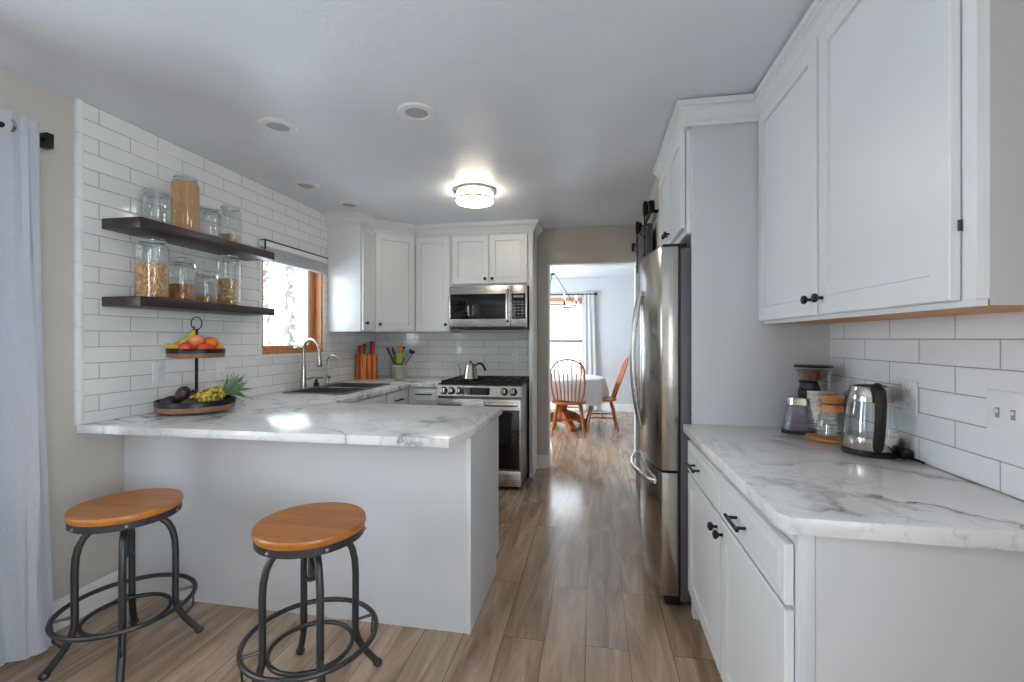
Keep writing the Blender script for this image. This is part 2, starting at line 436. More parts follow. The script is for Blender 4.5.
wr = struct(holed_wall('x', XR, XR + .15, -2.35, YB, 0, CH, [(-1.8, -.2, .6, 2.1)]).build('wall_right', 'wall'))  # opening added to let the right-hand fill in
MB().box(XR - .008, XR, .6, 2.3, .917, 1.42).build('tile_cladding', 'tile_right', wr)
wb = struct(holed_wall('y', YB, YB + .12, XL - .15, 2.4, 0, CH, [(-.46, .425, 0, 2.085)]).build('wall_back', 'wall'))
MB().box(XL + .01, -.60, YB - .008, YB, .917, 1.45).build('tile_cladding', 'tile_back', wb)
struct(MB().box(XL - .15, XR + .15, -2.35, -2.2, 0, CH).build('wall_rear', 'wall'))
struct(MB().box(.43, .50, 3.13, YB, 0, CH).build('wall_pantry', 'wall'))
struct(holed_wall('y', YF, YF + .15, -3.0, 2.3, 0, CH, [(-1.25, -.225, .55, 2.02)]).build('wall_dining_far', 'wall_grey'))
struct(holed_wall('x', -3.0, -2.9, YB + .12, YF, 0, CH, [(5.9, 7.5, .6, 2.1)]).build('wall_dining_left', 'wall_grey'))  # opening added to let the dining fill in
struct(MB().box(2.2, 2.3, YB + .12, YF, 0, CH).build('wall_dining_right', 'wall_grey'))
struct(MB().box(-2.5, -.50, YB + .12, YB + .125, 0, CH).build('wall_dining_near', 'wall_grey'))
def base(name, x0, x1, y0, y1):
    m = MB()
    if x1 - x0 > y1 - y0: m.prism([(y0, 0), (y1, 0), (y1, .135), (y0 + (y1 - y0) * .5, .135), (y0, .11)], x0, x1, 'x')
    else: m.prism([(x0, 0), (x1, 0), (x1, .11), (x0 + (x1 - x0) * .5, .135), (x0, .135)], y0, y1, 'y')
    return struct(m.build(name, 'trim'))
base('baseboard_left', XL - .015, XL + .001, 1.42, 1.975)
base('baseboard_back', -.572, -.46, YB - .016, YB)
base('baseboard_dining', -2.9, 2.2, YF - .016, YF)
m = MB().box(.40, .428, YB - .02, YB + .14, 0, 2.085, .003).box(-.462, -.448, YB + .002, YB + .118, 0, 2.085).box(-.46, .42, YB + .002, YB + .118, 2.073, 2.087)
struct(m.build('trim_1', 'trim'))
# kitchen window: oak jambs, sash, pane, sill, crank
y0, y1, z0, z1 = WIN
w1 = MB()
w1.box(XL - .14, XL + .005, y0, y0 + .022, z0, z1).box(XL - .14, XL + .005, y1 - .022, y1, z0, z1).box(XL - .14, XL + .005, y0, y1, z1 - .022, z1).box(XL - .14, XL + .012, y0, y1, z0, z0 + .024)
w1 = struct(w1.build('window_1', 'oak_trim'))
m = MB()
for a, b, c, d in ((y0 + .022, y0 + .065, z0 + .024, z1 - .022), (y1 - .075, y1 - .022, z0 + .024, z1 - .022), (y0 + .05, y1 - .06, z0 + .024, z0 + .065), (y0 + .05, y1 - .06, z1 - .06, z1 - .022)):
    m.box(XL - .115, XL - .055, a, b, c, d, .006)
m.build('sash', 'oak_trim', w1)
m = MB().box(XL - .105, XL - .07, y1 - .105, y1 - .076, z0 + .066, z1 - .062).box(XL - .105, XL - .07, y0 + .066, y0 + .08, z0 + .066, z1 - .062)
m.build('sash_liner', 'trim', w1)
MB().box(XL - .092, XL - .088, y0 + .06, y1 - .07, z0 + .06, z1 - .055).build('pane', 'pane', w1)
m = MB().box(XL - .05, XL - .01, 3.36, 3.46, z0 + .024, z0 + .05, .008).tube([(XL - .03, 3.42, z0 + .05), (XL + .01, 3.40, z0 + .062), (XL + .02, 3.33, z0 + .055)], .007, 8)
m.build('crank_handle', 'chrome', w1)
m = MB()
m.box(XL + .008, XL + .014, y0 - .022, y0, z0 - .02, z1 + .02, .002).box(XL + .008, XL + .014, y1, y1 + .022, z0 - .02, z1 + .02, .002).box(XL + .008, XL + .014, y0, y1, z1, z1 + .02, .002).box(XL + .008, XL + .014, y0, y1, z0 - .02, z0, .002)
struct(m.build('trim_2', 'trim'))
# roller blind
b = thing('window_blind', 'pale grey raised blind across the top of the window over the sink', 'blind', (XL + .014, 3.305, 1.895))
MB().box(0, .050, -.395, .388, .094, .136, .004).build('headrail', 'trim', b)
m = MB()
for k in range(4): m.box(.006, .046, -.39, .385, .024 + k * .0175, .0405 + k * .0175, .005)
m.build('stacked_fabric', 'shade', b)
MB().box(.002, .054, -.395, .392, .136, .143).box(.046, .054, -.397, -.389, .07, .14).build('headrail_shadow_line', 'iron', b)  # dark strip drawn in place of the shadow line around the headrail
MB().box(.004, .048, -.39, .385, 0, .023, .006).build('bottom_rail', 'shade', b)
# dining window
w2 = MB(); a0, a1, z0, z1 = -1.25, -.225, .55, 2.02
for bx in ((a0 - .07, a0, z0 - .07, z1 + .07), (a1, a1 + .06, z0 - .07, z1 + .07), (a0, a1, z1, z1 + .065), (a0 - .09, a1 + .08, z0 - .07, z0)):
    w2.box(bx[0], bx[1], YF - .022, YF + .004, bx[2], bx[3], .004)
w2 = struct(w2.build('window_2', 'oak_trim'))
m = MB()
for c, d in ((z0, 1.30), (1.26, z1)):
    m.box(a0, a0 + .04, YF + .05, YF + .09, c, d).box(a1 - .04, a1, YF + .05, YF + .09, c, d).box(a0, a1, YF + .05, YF + .09, c, c + .045).box(a0, a1, YF + .05, YF + .09, d - .04, d)
m.build('sash', 'trim', w2)
MB().box(a0, a1, YF + .068, YF + .072, z0, z1).build('pane', 'pane', w2)
# unseen openings: left wall pair, plus right and dining side windows added for fill
def frame(name, axis, c, a0, a1, z0, z1, mid):
    m = MB(); w = .06
    def bx(p, q, r, t): m.box(*((c - .03, c + .03, p, q) if axis == 'x' else (p, q, c - .03, c + .03)), r, t, .004)
    bx(a0, a0 + w, z0, z1); bx(a1 - w, a1, z0, z1); bx(a0, a1, z0, z0 + w); bx(a0, a1, z1 - w, z1)
    if mid: bx((a0 + a1) / 2 - .04, (a0 + a1) / 2 + .04, z0, z1)
    o = struct(m.build(name, 'trim'))
    g = MB(); g.box(*((c - .002, c + .002, a0, a1) if axis == 'x' else (a0, a1, c - .002, c + .002)), z0, z1); g.build('pane', 'pane', o)
frame('window_5', 'x', XL - .08, -.95, -.45, .6, 2.05, False)
frame('window_6', 'x', XL - .08, .22, 1.42, .6, 2.05, False)
frame('added_window_3', 'x', XR + .08, -1.8, -.2, .6, 2.1, True)  # made-up window around the right-hand fill light
frame('added_window_4', 'x', -2.95, 5.9, 7.5, .6, 2.1, True)  # made-up window around the dining fill light

# ------------------------------------------------------------------ cabinets
def knob(parent, x, z, y=0, out=-1):
    Mx = Matrix.Translation((x, y, z)) @ Matrix.Rotation(PI / 2, 4, 'X')
    return MB().lathe([(.006, 0), (.005, .012), (.011, .017), (.0155, .022), (.0150, .029), (.008, .033)], seg=18, Mx=Mx).build('knob', 'black', parent)
def pull(parent, x, z, L=.13, y=0):
    m = MB().cyl((x - L / 2, y - .032, z), (x + L / 2, y - .032, z), .0058, seg=12)
    for s in (-1, 1): m.cyl((x + s * L * .34, y, z), (x + s * L * .34, y - .032, z), .0048, seg=10)
    return m.build('handle', 'black', parent)
def door(parent, x, z, w, h, k=None, mat='white', st=.058, name='door'):
    d = MB().shaker(w, h, st=st).build(name, mat, parent, smooth=0); d.location = (x, -.004, z)
    if k: knob(d, k[0], k[1], -.02)
    return d
def carcass(parent, w, d, z0, z1, mat='white', name='body'):
    return MB().box(0, w, 0, d, z0, z1, .002).build(name, mat, parent)
UZ0, UZ1 = 1.387, 2.41
# upper wall cabinets on the left and back walls
c = thing('wall_cabinet', 'narrow white wall cabinet beside the sink window with its plain side towards the room', 'cabinet', (-2.055, 3.77, 0), PI / 2)
carcass(c, .246, .32, UZ0, UZ1); door(c, .012, 1.40, .228, .925, (.035, .065), st=.045)
c = thing('wall_cabinet', 'white corner wall cabinet set diagonally where left and back walls meet', 'cabinet', (-2.055, 4.016, 0), PI / 4)
MB().slab([(0, 0), (.4172, 0), (.4172 + .2256, .2256), (.2044, .664), (-.2298, .2298)], UZ0, UZ1).build('body', 'white', c)
door(c, .014, 1.40, .389, .925, (.035, .06))
c = thing('wall_cabinet', 'white single-door wall cabinet between the diagonal corner cabinet and the microwave', 'cabinet', (-1.759, 4.311, 0))
carcass(c, .377, .315, UZ0, UZ1); door(c, .016, 1.40, .348, .925, (.315, .06))
c = thing('wall_cabinet', 'short white two-door cabinet directly above the microwave', 'cabinet', (-1.380, 4.311, 0))
carcass(c, .772, .315, 1.832, UZ1); door(c, .012, 1.855, .368, .47, (.335, .045)); door(c, .386, 1.855, .368, .47, (.033, .045))
tag(MB().box(-.606, -.572, 4.285, 4.63, 0, 2.40, .002).build('tall_side_panel', 'white'), 'tall thin white panel standing at the right of range and microwave', 'panel')
CROWN = [(-.01, 2.345), (.010, 2.345), (.010, 2.362), (.018, 2.364), (.018, 2.374), (.024, 2.378), (.030, 2.394), (.044, 2.408), (.050, 2.411), (.050, 2.419), (.060, 2.421), (.060, 2.447), (-.01, 2.447)]
m = MB().sweep([(-2.378, 3.77), (-2.055, 3.77), (-2.055, 4.016), (-1.76, 4.311), (-.572, 4.311), (-.572, 4.638)], CROWN)
tag(m.build('crown_molding', 'white'), 'white crown molding along the wall cabinets on left and back walls', 'molding')
# right side
c = thing('wall_cabinet', 'large white two-door wall cabinet above the right counter', 'cabinet', (.772, 2.285, 0), -PI / 2)
carcass(c, 1.197, .285, 1.402, UZ1)
MB().box(.0005, 1.1965, -.001, .0195, 1.388, 1.4018).build('bottom_rail', 'white', c)
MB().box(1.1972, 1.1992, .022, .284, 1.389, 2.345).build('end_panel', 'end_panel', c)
MB().box(.002, 1.195, .02, .283, 1.389, 1.4015).build('underside', 'ply', c)
d = door(c, .006, 1.402, .558, .952, (.525, .055)); d2 = door(c, .580, 1.402, .580, .952, (.03, .055))
for z in (.16, .80):
    MB().box(.5805, .584, -.006, .002, z - .012, z + .012, .001).build('hinge', 'iron', d2)
c = thing('wall_cabinet', 'white two-door cabinet above the fridge', 'cabinet', (.442, 3.12, 0), -PI / 2)
carcass(c, .80, .60, 1.83, UZ1); door(c, .012, 1.862, .382, .485, (.350, .05)); door(c, .398, 1.862, .382, .485, (.032, .05))
tag(MB().box(.460, 1.058, 2.288, 2.314, 0, UZ1, .002).build('tall_side_panel', 'panel'), 'tall wide grey-white panel between fridge and right counter', 'panel')
m = MB().sweep([(.442, 3.12), (.442, 2.288), (.772, 2.288), (.772, 1.088), (1.06, 1.088)], [(o_, z_ - .014) for o_, z_ in CROWN[:-1]] + [(.034, 2.433), (.034, 2.4475), (-.01, 2.4475)])
tag(m.build('crown_molding', 'white'), 'white crown molding stepping along the fridge cabinet and right wall cabinet', 'molding')
# right base cabinet
c = thing('base_cabinet', 'white base cabinet under the right counter with two drawers over two doors', 'cabinet', (.462, 2.285, 0), -PI / 2)
MB().box(0, 1.135, 0, .59, .10, .874, .002).box(0, 1.135, .065, .59, 0, .1).box(0, .018, -.001, .1, 0, .2).build('body', 'white', c)
MB().box(1.108, 1.141, -.002, .035, 0, .874, .003).box(1.1355, 1.14, .035, .59, 0, .874).build('end_panel', 'panel', c)
for x, w in ((.008, .552), (.575, .550)):
    d = MB().shaker(w, .142, st=.02, rec=-.003, bead=.012).build('drawer', 'white', c, smooth=0); d.location = (x, -.005, .700)
    pull(d, w * (.40 if x < .1 else .44), .068, .12, -.02)
door(c, .008, .13, .552, .557, (.525, .512)); door(c, .575, .13, .550, .557, (.028, .512))
m = MB().slab([(1.056, 2.286), (.418, 2.286), (.420, 1.16), (.438, 1.128), (1.056, 1.118)], .876, .916, bev=.004)
tag(m.build('countertop', 'marble'), 'white marble-pattern countertop on the right carrying the coffee things', 'countertop')
# left run, back run, peninsula
c = thing('base_cabinet', 'white sink base cabinet under the window counter', 'cabinet', (-1.695, 2.69, 0), PI / 2)
MB().box(0, .80, 0, .66, .10, .70).box(0, .80, .07, .66, 0, .1).box(0, .80, 0, .03, .70, .874).build('body', 'white', c)
d = MB().shaker(.77, .142, st=.02, rec=-.003, bead=.012).build('false_front', 'white', c, smooth=0); d.location = (.015, -.002, .725)
door(c, .015, .13, .38, .582, (.35, .52)); door(c, .405, .13, .38, .582, (.03, .52))
c = thing('base_cabinet', 'white drawer cabinet between sink cabinet and back corner', 'cabinet', (-1.695, 3.495, 0), PI / 2)
MB().box(0, .50, 0, .66, .10, .68).box(0, .50, 0, .03, .68, .874).box(0, .50, .07, .66, 0, .1).build('body', 'white', c)
d = MB().shaker(.36, .142, st=.02, rec=-.003, bead=.012).build('drawer', 'white', c, smooth=0); d.location = (.02, -.002, .725); pull(d, .18, .07, .14, -.02)
door(c, .02, .13, .36, .582, (.03, .52))
c = thing('base_cabinet', 'white drawer cabinet in the back corner left of the range', 'cabinet', (-1.69, 4.0, 0))
MB().box(0, .295, 0, .635, .10, .874).box(0, .295, .07, .63, 0, .1).build('body', 'white', c)
d = MB().shaker(.25, .142, st=.02, rec=-.003, bead=.012).build('drawer', 'white', c, smooth=0); d.location = (.035, -.002, .725); pull(d, .125, .09, .16, -.02)
door(c, .035, .13, .25, .582, (.22, .52), st=.05)
c = thing('peninsula_cabinet', 'plain white panelled peninsula base behind the two stools', 'cabinet', (-.545, 1.975, 0))
MB().box(-1.143, -.02, .015, .61, .10, .874).box(-1.143, -.02, .015, .55, 0, .1).build('body', 'white', c)
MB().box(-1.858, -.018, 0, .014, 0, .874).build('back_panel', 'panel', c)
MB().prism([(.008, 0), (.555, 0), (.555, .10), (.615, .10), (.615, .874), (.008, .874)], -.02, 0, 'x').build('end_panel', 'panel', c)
MB().box(-.018, .003, -.005, .008, 0, .874, .002).build('corner_trim', 'white', c)
hole = [(-2.265, 3.05), (-1.80, 3.05), (-1.80, 3.80), (-2.265, 3.80)]
m = MB().slab([(-2.404, 1.752), (-.580, 1.775), (-.546, 1.98), (-.534, 2.66), (-1.655, 2.66), (-1.665, 2.67), (-1.665, 3.96), (-1.392, 3.96), (-1.392, 4.631), (-2.379, 4.631)], .876, .916, [hole], .004)
tag(m.build('countertop', 'marble'), 'large white marble-pattern countertop running over peninsula, sink and back corner', 'countertop')
# sink
s = thing('kitchen_sink', 'dark grey double bowl sink set in the counter under the window', 'sink', (-2.03, 3.425, .918))
m = MB().box(-.25, -.225, -.39, .39, -.004, .006, .002).box(.222, .246, -.39, .39, -.004, .006, .002).box(-.225, .222, -.39, -.366, -.004, .006, .002).box(-.225, .222, .366, .39, -.004, .006, .002)
m.build('rim', 'grey_steel', s)
for p, q in ((-.366, .02), (.045, .366)):
    m = MB().box(-.226, -.222, p, q, -.2, 0).box(.219, .223, p, q, -.2, 0).box(-.226, .223, p, p + .004, -.2, 0).box(-.226, .223, q - .004, q, -.2, 0).box(-.226, .223, p, q, -.204, -.2)
    bw = m.build('bowl', 'grey_steel', s)
    MB().lathe([(.04, 0), (.04, .003), (.03, .004)], (0, (p + q) / 2, -.2)).build('drain', 'chrome', bw)
MB().box(-.226, .223, .02, .045, -.05, .004, .003).build('divider', 'chrome', s)

# ------------------------------------------------------------------ taps
f = thing('kitchen_faucet', 'tall brushed nickel faucet with curved neck and pull-down spray head', 'faucet', (-2.312, 3.33, .917))
MB().lathe([(.030, 0), (.030, .008), (.026, .012), (.0235, .10), (.017, .20), (.0125, .22)]).build('base', 'nickel', f)
r = .085
pts = [(0, 0, .2), (0, 0, .31)] + arc((r * .97, -r * .25, .315), r, PI, 0, 14)
ca, sa = math.cos(-.25), math.sin(-.25)
pts = [(0, 0, .2), (0, 0, .315)] + [(ca * (r - r * math.cos(PI * i / 14)), sa * (r - r * math.cos(PI * i / 14)), .315 + r * math.sin(PI * i / 14)) for i in range(1, 15)] + [(ca * 2 * r, sa * 2 * r, .29)]
MB().tube(pts, .0125, 14).build('neck', 'nickel', f)
e = pts[-1]
MB().tube([(e[0], e[1], .30), (e[0], e[1], .27), (e[0] + .004, e[1], .19), (e[0] + .005, e[1], .18)], [.0145, .0165, .021, .018], 16).build('spray_head', 'nickel', f)
MB().tube([(0, .02, .075), (.01, .055, .08), (.015, .12, .085)], [.011, .0085, .007], 10).build('lever', 'nickel', f)
f = thing('filter_faucet', 'small slim gooseneck water tap right of the main faucet', 'faucet', (-2.325, 3.68, .917))
MB().lathe([(.024, 0), (.024, .006), (.014, .012), (.013, .08), (.009, .085)]).build('base', 'nickel', f)
r = .06
MB().tube([(0, 0, .08), (0, 0, .20)] + [(r - r * math.cos(PI * i / 12), 0, .20 + r * math.sin(PI * i / 12)) for i in range(1, 12)] + [(2 * r, 0, .19)], .0062, 10).build('neck', 'nickel', f)
MB().tube([(0, .01, .06), (.0, .05, .062)], [.011, .008], 10).build('lever', 'nickel', f)
f = thing('soap_dispenser', 'squat dark soap pump between the two taps', 'dispenser', (-2.33, 3.53, .917))
MB().lathe([(.022, 0), (.022, .03), (.012, .035), (.012, .055)]).build('body', 'black', f)
MB().tube([(0, 0, .055), (0, 0, .075), (.05, 0, .075), (.06, 0, .068)], [.008, .008, .007, .006], 10).build('pump', 'nickel', f)

# ------------------------------------------------------------------ range, towel, kettle
g = thing('gas_range', 'stainless steel gas range with black oven door and front knobs', 'range', (-1.0035, 3.90, 0))
w = .381
MB().box(-w, w, .03, .725, .03, .905, .003).build('body', 'steel_dark', g)
MB().box(-w - .001, w + .001, .035, .73, .905, .922, .004).build('cooktop', 'matte_black', g)
MB().prism([(.03, .80), (-.012, .815), (.004, .905), (.05, .918), (.06, .80)], -w, w, 'x').build('control_panel', 'steel', g)
MB().box(-.125, .125, -.003, .004, -.034, .030).build('display', 'black_glass', g).matrix_basis = T(-.02, -.008, .862) @ Matrix.Rotation(-.17, 4, 'X')
for i, x in enumerate((-.315, -.245, -.175, .235, .315)):
    Mx = Matrix.Translation((x, -.006, .860)) @ Matrix.Rotation(PI / 2 - .17, 4, 'X')
    k = MB().lathe([(.025, 0), (.024, .010), (.022, .036), (.017, .040)], seg=22, Mx=Mx).build('knob', 'chrome', g)
    MB().lathe([(.033, 0), (.033, .004), (.026, .007)], seg=24, Mx=Mx, cap=False).build('knob_ring', 'black', k)
    MB().box(-.004, .004, .036, .0425, -.018, .018, .001).build('knob_grip', 'steel_dark', k).matrix_basis = Matrix.Translation((x, -.006, .860)) @ Matrix.Rotation(-.17, 4, 'X') @ Matrix.Rotation(PI, 4, 'Z')
d = MB().box(-w + .004, w - .004, -.006, .03, .18, .792, .004).build('oven_door', 'steel', g)
MB().box(-w + .012, w - .012, -.010, -.005, .185, .700, .002).build('oven_window', 'black_glass', d)
m = MB().tube([(-.36, -.055, .752), (.36, -.055, .752)], .0135, 14)
for sx in (-1, 1): m.box(sx * .345 - .012, sx * .345 + .012, -.055, -.004, .742, .762, .004)
m.build('oven_handle', 'steel', d)
dr = MB().box(-w + .004, w - .004, -.004, .03, .035, .170, .004).build('storage_drawer', 'steel', g)
for sx in (-1, 1):
    for yy in (.08, .68): MB().cyl((sx * .33, yy, 0), (sx * .33, yy, .035), .018).build('foot', 'matte_black', g)
for i, (x0, x1) in enumerate(((-.365, -.125), (-.12, .12), (.125, .365))):
    m = MB(); zt = .942
    m.box(x0, x0 + .012, .07, .69, zt - .014, zt, .003).box(x1 - .012, x1, .07, .69, zt - .014, zt, .003)
    for yy in (.07, .225, .38, .535, .678): m.box(x0, x1, yy, yy + .012, zt - .012, zt, .003)
    for xx in (x0 + .08, x1 - .092): m.box(xx, xx + .012, .07, .69, zt - .010, zt + .001, .003)
    for xx in (x0, x1 - .012):
        for yy in (.07, .678): m.box(xx, xx + .012, yy, yy + .012, .92, zt - .01)
    m.build('grate', 'grate', g)
for x, yy in ((-.245, .22), (-.245, .54), (.0, .38), (.245, .22), (.245, .54)):
    MB().lathe([(.05, .921), (.05, .930), (.036, .934), (.036, .940), (.01, .941)], (x, yy, 0)).build('burner', 'matte_black', g)
m = MB(); R = []
for i, (y, z) in enumerate([(-.014, .50), (-.017, .60), (-.018, .70), (-.028, .757), (-.04, .772), (-.055, .777), (-.07, .770), (-.078, .75), (-.079, .68), (-.080, .58), (-.081, .47)]):
    R.append((y, z))
def ribbon(path, t):
    n = len(path); a = []; b = []
    for i in range(n):
        d = Vector(path[min(i + 1, n - 1)]) - Vector(path[max(i - 1, 0)]); d.normalize(); nn = Vector((-d.y, d.x)) * t
        a.append((path[i][0] + nn.x, path[i][1] + nn.y)); b.append((path[i][0] - nn.x, path[i][1] - nn.y))
    return a + b[::-1]
o = m.prism(ribbon(R, .0035), -.10, .10, 'x').build('dish_towel', 'towel'); o.location = (-1.035, 3.90, 0)
tag(o, 'white dish towel folded over the oven handle', 'towel')
k = thing('gooseneck_kettle', 'silver gooseneck kettle with black handle standing on the range', 'kettle', (-1.148, 4.17, .944), .15)
MB().lathe([(.070, 0), (.073, .006), (.070, .02), (.058, .08), (.049, .12), (.047, .135), (.043, .138)]).build('body', 'nickel', k)
l = MB().lathe([(.044, .138), (.040, .146), (.010, .150), (.006, .152)]).build('lid', 'nickel', k)
MB().lathe([(.005, .150), (.005, .156), (.010, .160), (.010, .168), (.004, .171)]).build('lid_knob', 'matte_black', l)
MB().tube([(.046, 0, .122), (.075, 0, .146), (.105, 0, .143), (.122, 0, .120), (.138, 0, .085), (.142, 0, .075)], [.006, .010, .0115, .011, .0105, .008], 10).build('handle', 'matte_black', k)
MB().tube([(-.068, 0, .025), (-.092, 0, .035), (-.098, 0, .07), (-.103, 0, .11), (-.115, 0, .135), (-.128, 0, .137)], [.009, .0065, .005, .0045, .004, .004], 9).build('spout', 'nickel', k)

# ------------------------------------------------------------------ microwave
mw = thing('microwave_oven', 'stainless steel microwave mounted over the range', 'microwave', (-.9975, 4.225, 1.425))
MB().box(-.379, .379, .03, .405, 0, .402, .003).build('body', 'steel_dark', mw)
d = MB().box(-.379, .222, 0, .03, .012, .402, .004).build('door', 'steel', mw)
MB().box(-.368, .175, -.003, .001, .085, .325, .002).build('window', 'black_glass', d)
m = MB().tube([(.197, -.004, .06), (.197, -.038, .075), (.197, -.042, .12), (.197, -.042, .30), (.197, -.038, .345), (.197, -.004, .36)], .0125, 12)
m.build('handle', 'chrome', d)
p = MB().box(.224, .379, .0, .03, .012, .402, .004).build('control_panel', 'steel', mw)
kp = MB().box(.236, .366, -.003, .001, .085, .325, .002).build('keypad', 'black_glass', p)
m = MB()
for r in range(6):
    for q in range(3): m.box(.252 + q * .035, .275 + q * .035, -.0036, -.002, .10 + r * .028, .112 + r * .028)
m.box(.252, .345, -.0036, -.002, .285, .305); m.build('key_marks', 'steel_dark', kp)
MB().box(-.36, .36, .0, .38, -.012, .012, .003).build('vent_grille', 'matte_black', mw)

# ------------------------------------------------------------------ fridge
fr = thing('refrigerator', 'tall stainless steel french door fridge on the right', 'fridge', (.327, 3.105, 0), -PI / 2)
Wd = .762
MB().box(.004, Wd - .004, .092, .728, .03, 1.765, .004).build('body', 'fridge_side', fr)
def bowed(x0, x1, z0, z1):
    n = 12; pl = []
    for i in range(n + 1):
        x = x0 + (x1 - x0) * i / n; t = (x - Wd / 2) / (Wd / 2); y = .0 - .058 * (1 - t * t)
        if i in (0, n): y += .004
        pl.append((x, y))
    m = MB(); m.slab(pl + [(x1, .080), (x0, .080)], z0, z1, bev=.003); return m
def bow_y(x): t = (x - Wd / 2) / (Wd / 2); return -.058 * (1 - t * t)
for x0, x1, hx in ((.003, Wd / 2 - .003, Wd / 2 - .045), (Wd / 2 + .003, Wd - .003, Wd / 2 + .045)):
    d = bowed(x0, x1, .672, 1.775).build('door', 'steel_v', fr, 25)
    yb = bow_y(hx); pts = []
    for i in range(17):
        u = i / 16; pts.append((hx, yb - .004 - .046 * math.sin(PI * u) ** .75, .83 + .76 * u))
    MB().tube(pts, [.012] + [.0135] * 15 + [.012], 12).build('handle', 'steel', d)
d = bowed(.003, Wd - .003, .055, .660).build('freezer_drawer', 'steel_v', fr, 25)
pts = []
for i in range(21):
    u = i / 20; x = .06 + (Wd - .12) * u; pts.append((x, bow_y(x) - .004 - .045 * math.sin(PI * u) ** .5, .600))
MB().tube(pts, .0135, 12).build('handle', 'steel', d)
for x in (.02, Wd - .075): MB().box(x, x + .055, .01, .12, 1.766, 1.792, .004).build('hinge_cover', 'matte_black', fr)
MB().box(.01, Wd - .01, .02, .09, .01, .055).build('toe_grille', 'matte_black', fr)
MB().box(.008, Wd - .008, .078, .094, .06, 1.76).build('gasket', 'matte_black', fr)
for x in (.06, Wd - .06): MB().cyl((x, .6, 0), (x, .6, .04), .02).build('foot', 'matte_black', fr)

# ------------------------------------------------------------------ barn door beyond the fridge
bd = thing('barn_door', 'dark grey sliding barn door hung from black strap hangers beyond the fridge', 'door', (.385, 3.30, 0))
MB().box(-.022, .018, 0, .86, .02, 2.12, .003).build('slab', flat('charcoal_door_paint', '4c4d50', .5), bd)
for y in (.12, .70):
    h = MB().box(-.030, -.022, y - .024, y + .024, 1.88, 2.27, .003).build('strap', 'black', bd)
    wh = MB().lathe([(.052, -.012), (.055, -.010), (.046, -.004), (.046, .004), (.055, .010), (.052, .012)], seg=28, Mx=Matrix.Translation((-.004, y, 2.262)) @ Matrix.Rotation(PI / 2, 4, 'Y')).build('wheel', 'black', h)
    m = MB()
    m.tube(arc((-.026, y, 2.262), .05, 0, 2 * PI, 24, 'yz')[:-1], .008, 8, True)
    m.tube(arc((-.004, y - .012, 2.262), .026, 0, 2 * PI, 20, 'xz')[:-1], .007, 8, True)
    for z in (1.93, 2.06): m.lathe([(.012, -.008), (.012, .0), (.006, .004)], seg=10, Mx=Matrix.Translation((-.032, y, z)) @ Matrix.Rotation(-PI / 2, 4, 'Y'))
    m.lathe([(.018, -.02), (.018, .0), (.006, .006)], seg=12, Mx=Matrix.Translation((-.032, y, 2.262)) @ Matrix.Rotation(-PI / 2, 4, 'Y')); m.build('bolt', 'black', h)
tr = thing('barn_door_track', 'black steel sliding door track on the wall beyond the fridge', 'track', (.385, 3.15, 2.19))
MB().box(-.008, 0, .0, 1.43, -.02, .02, .002).build('rail', 'black', tr)
for y in (.08, .45, .8, 1.2): MB().cyl((-.004, y, 0), (.045, y, 0), .011).build('standoff', 'black', tr)
MB().box(-.026, .010, 1.39, 1.43, -.02, .055, .005).build('end_stop', 'black', tr)
m = MB().box(-.026, .010, .0, .04, -.02, .055, .005); m.build('end_stop', 'black', tr)

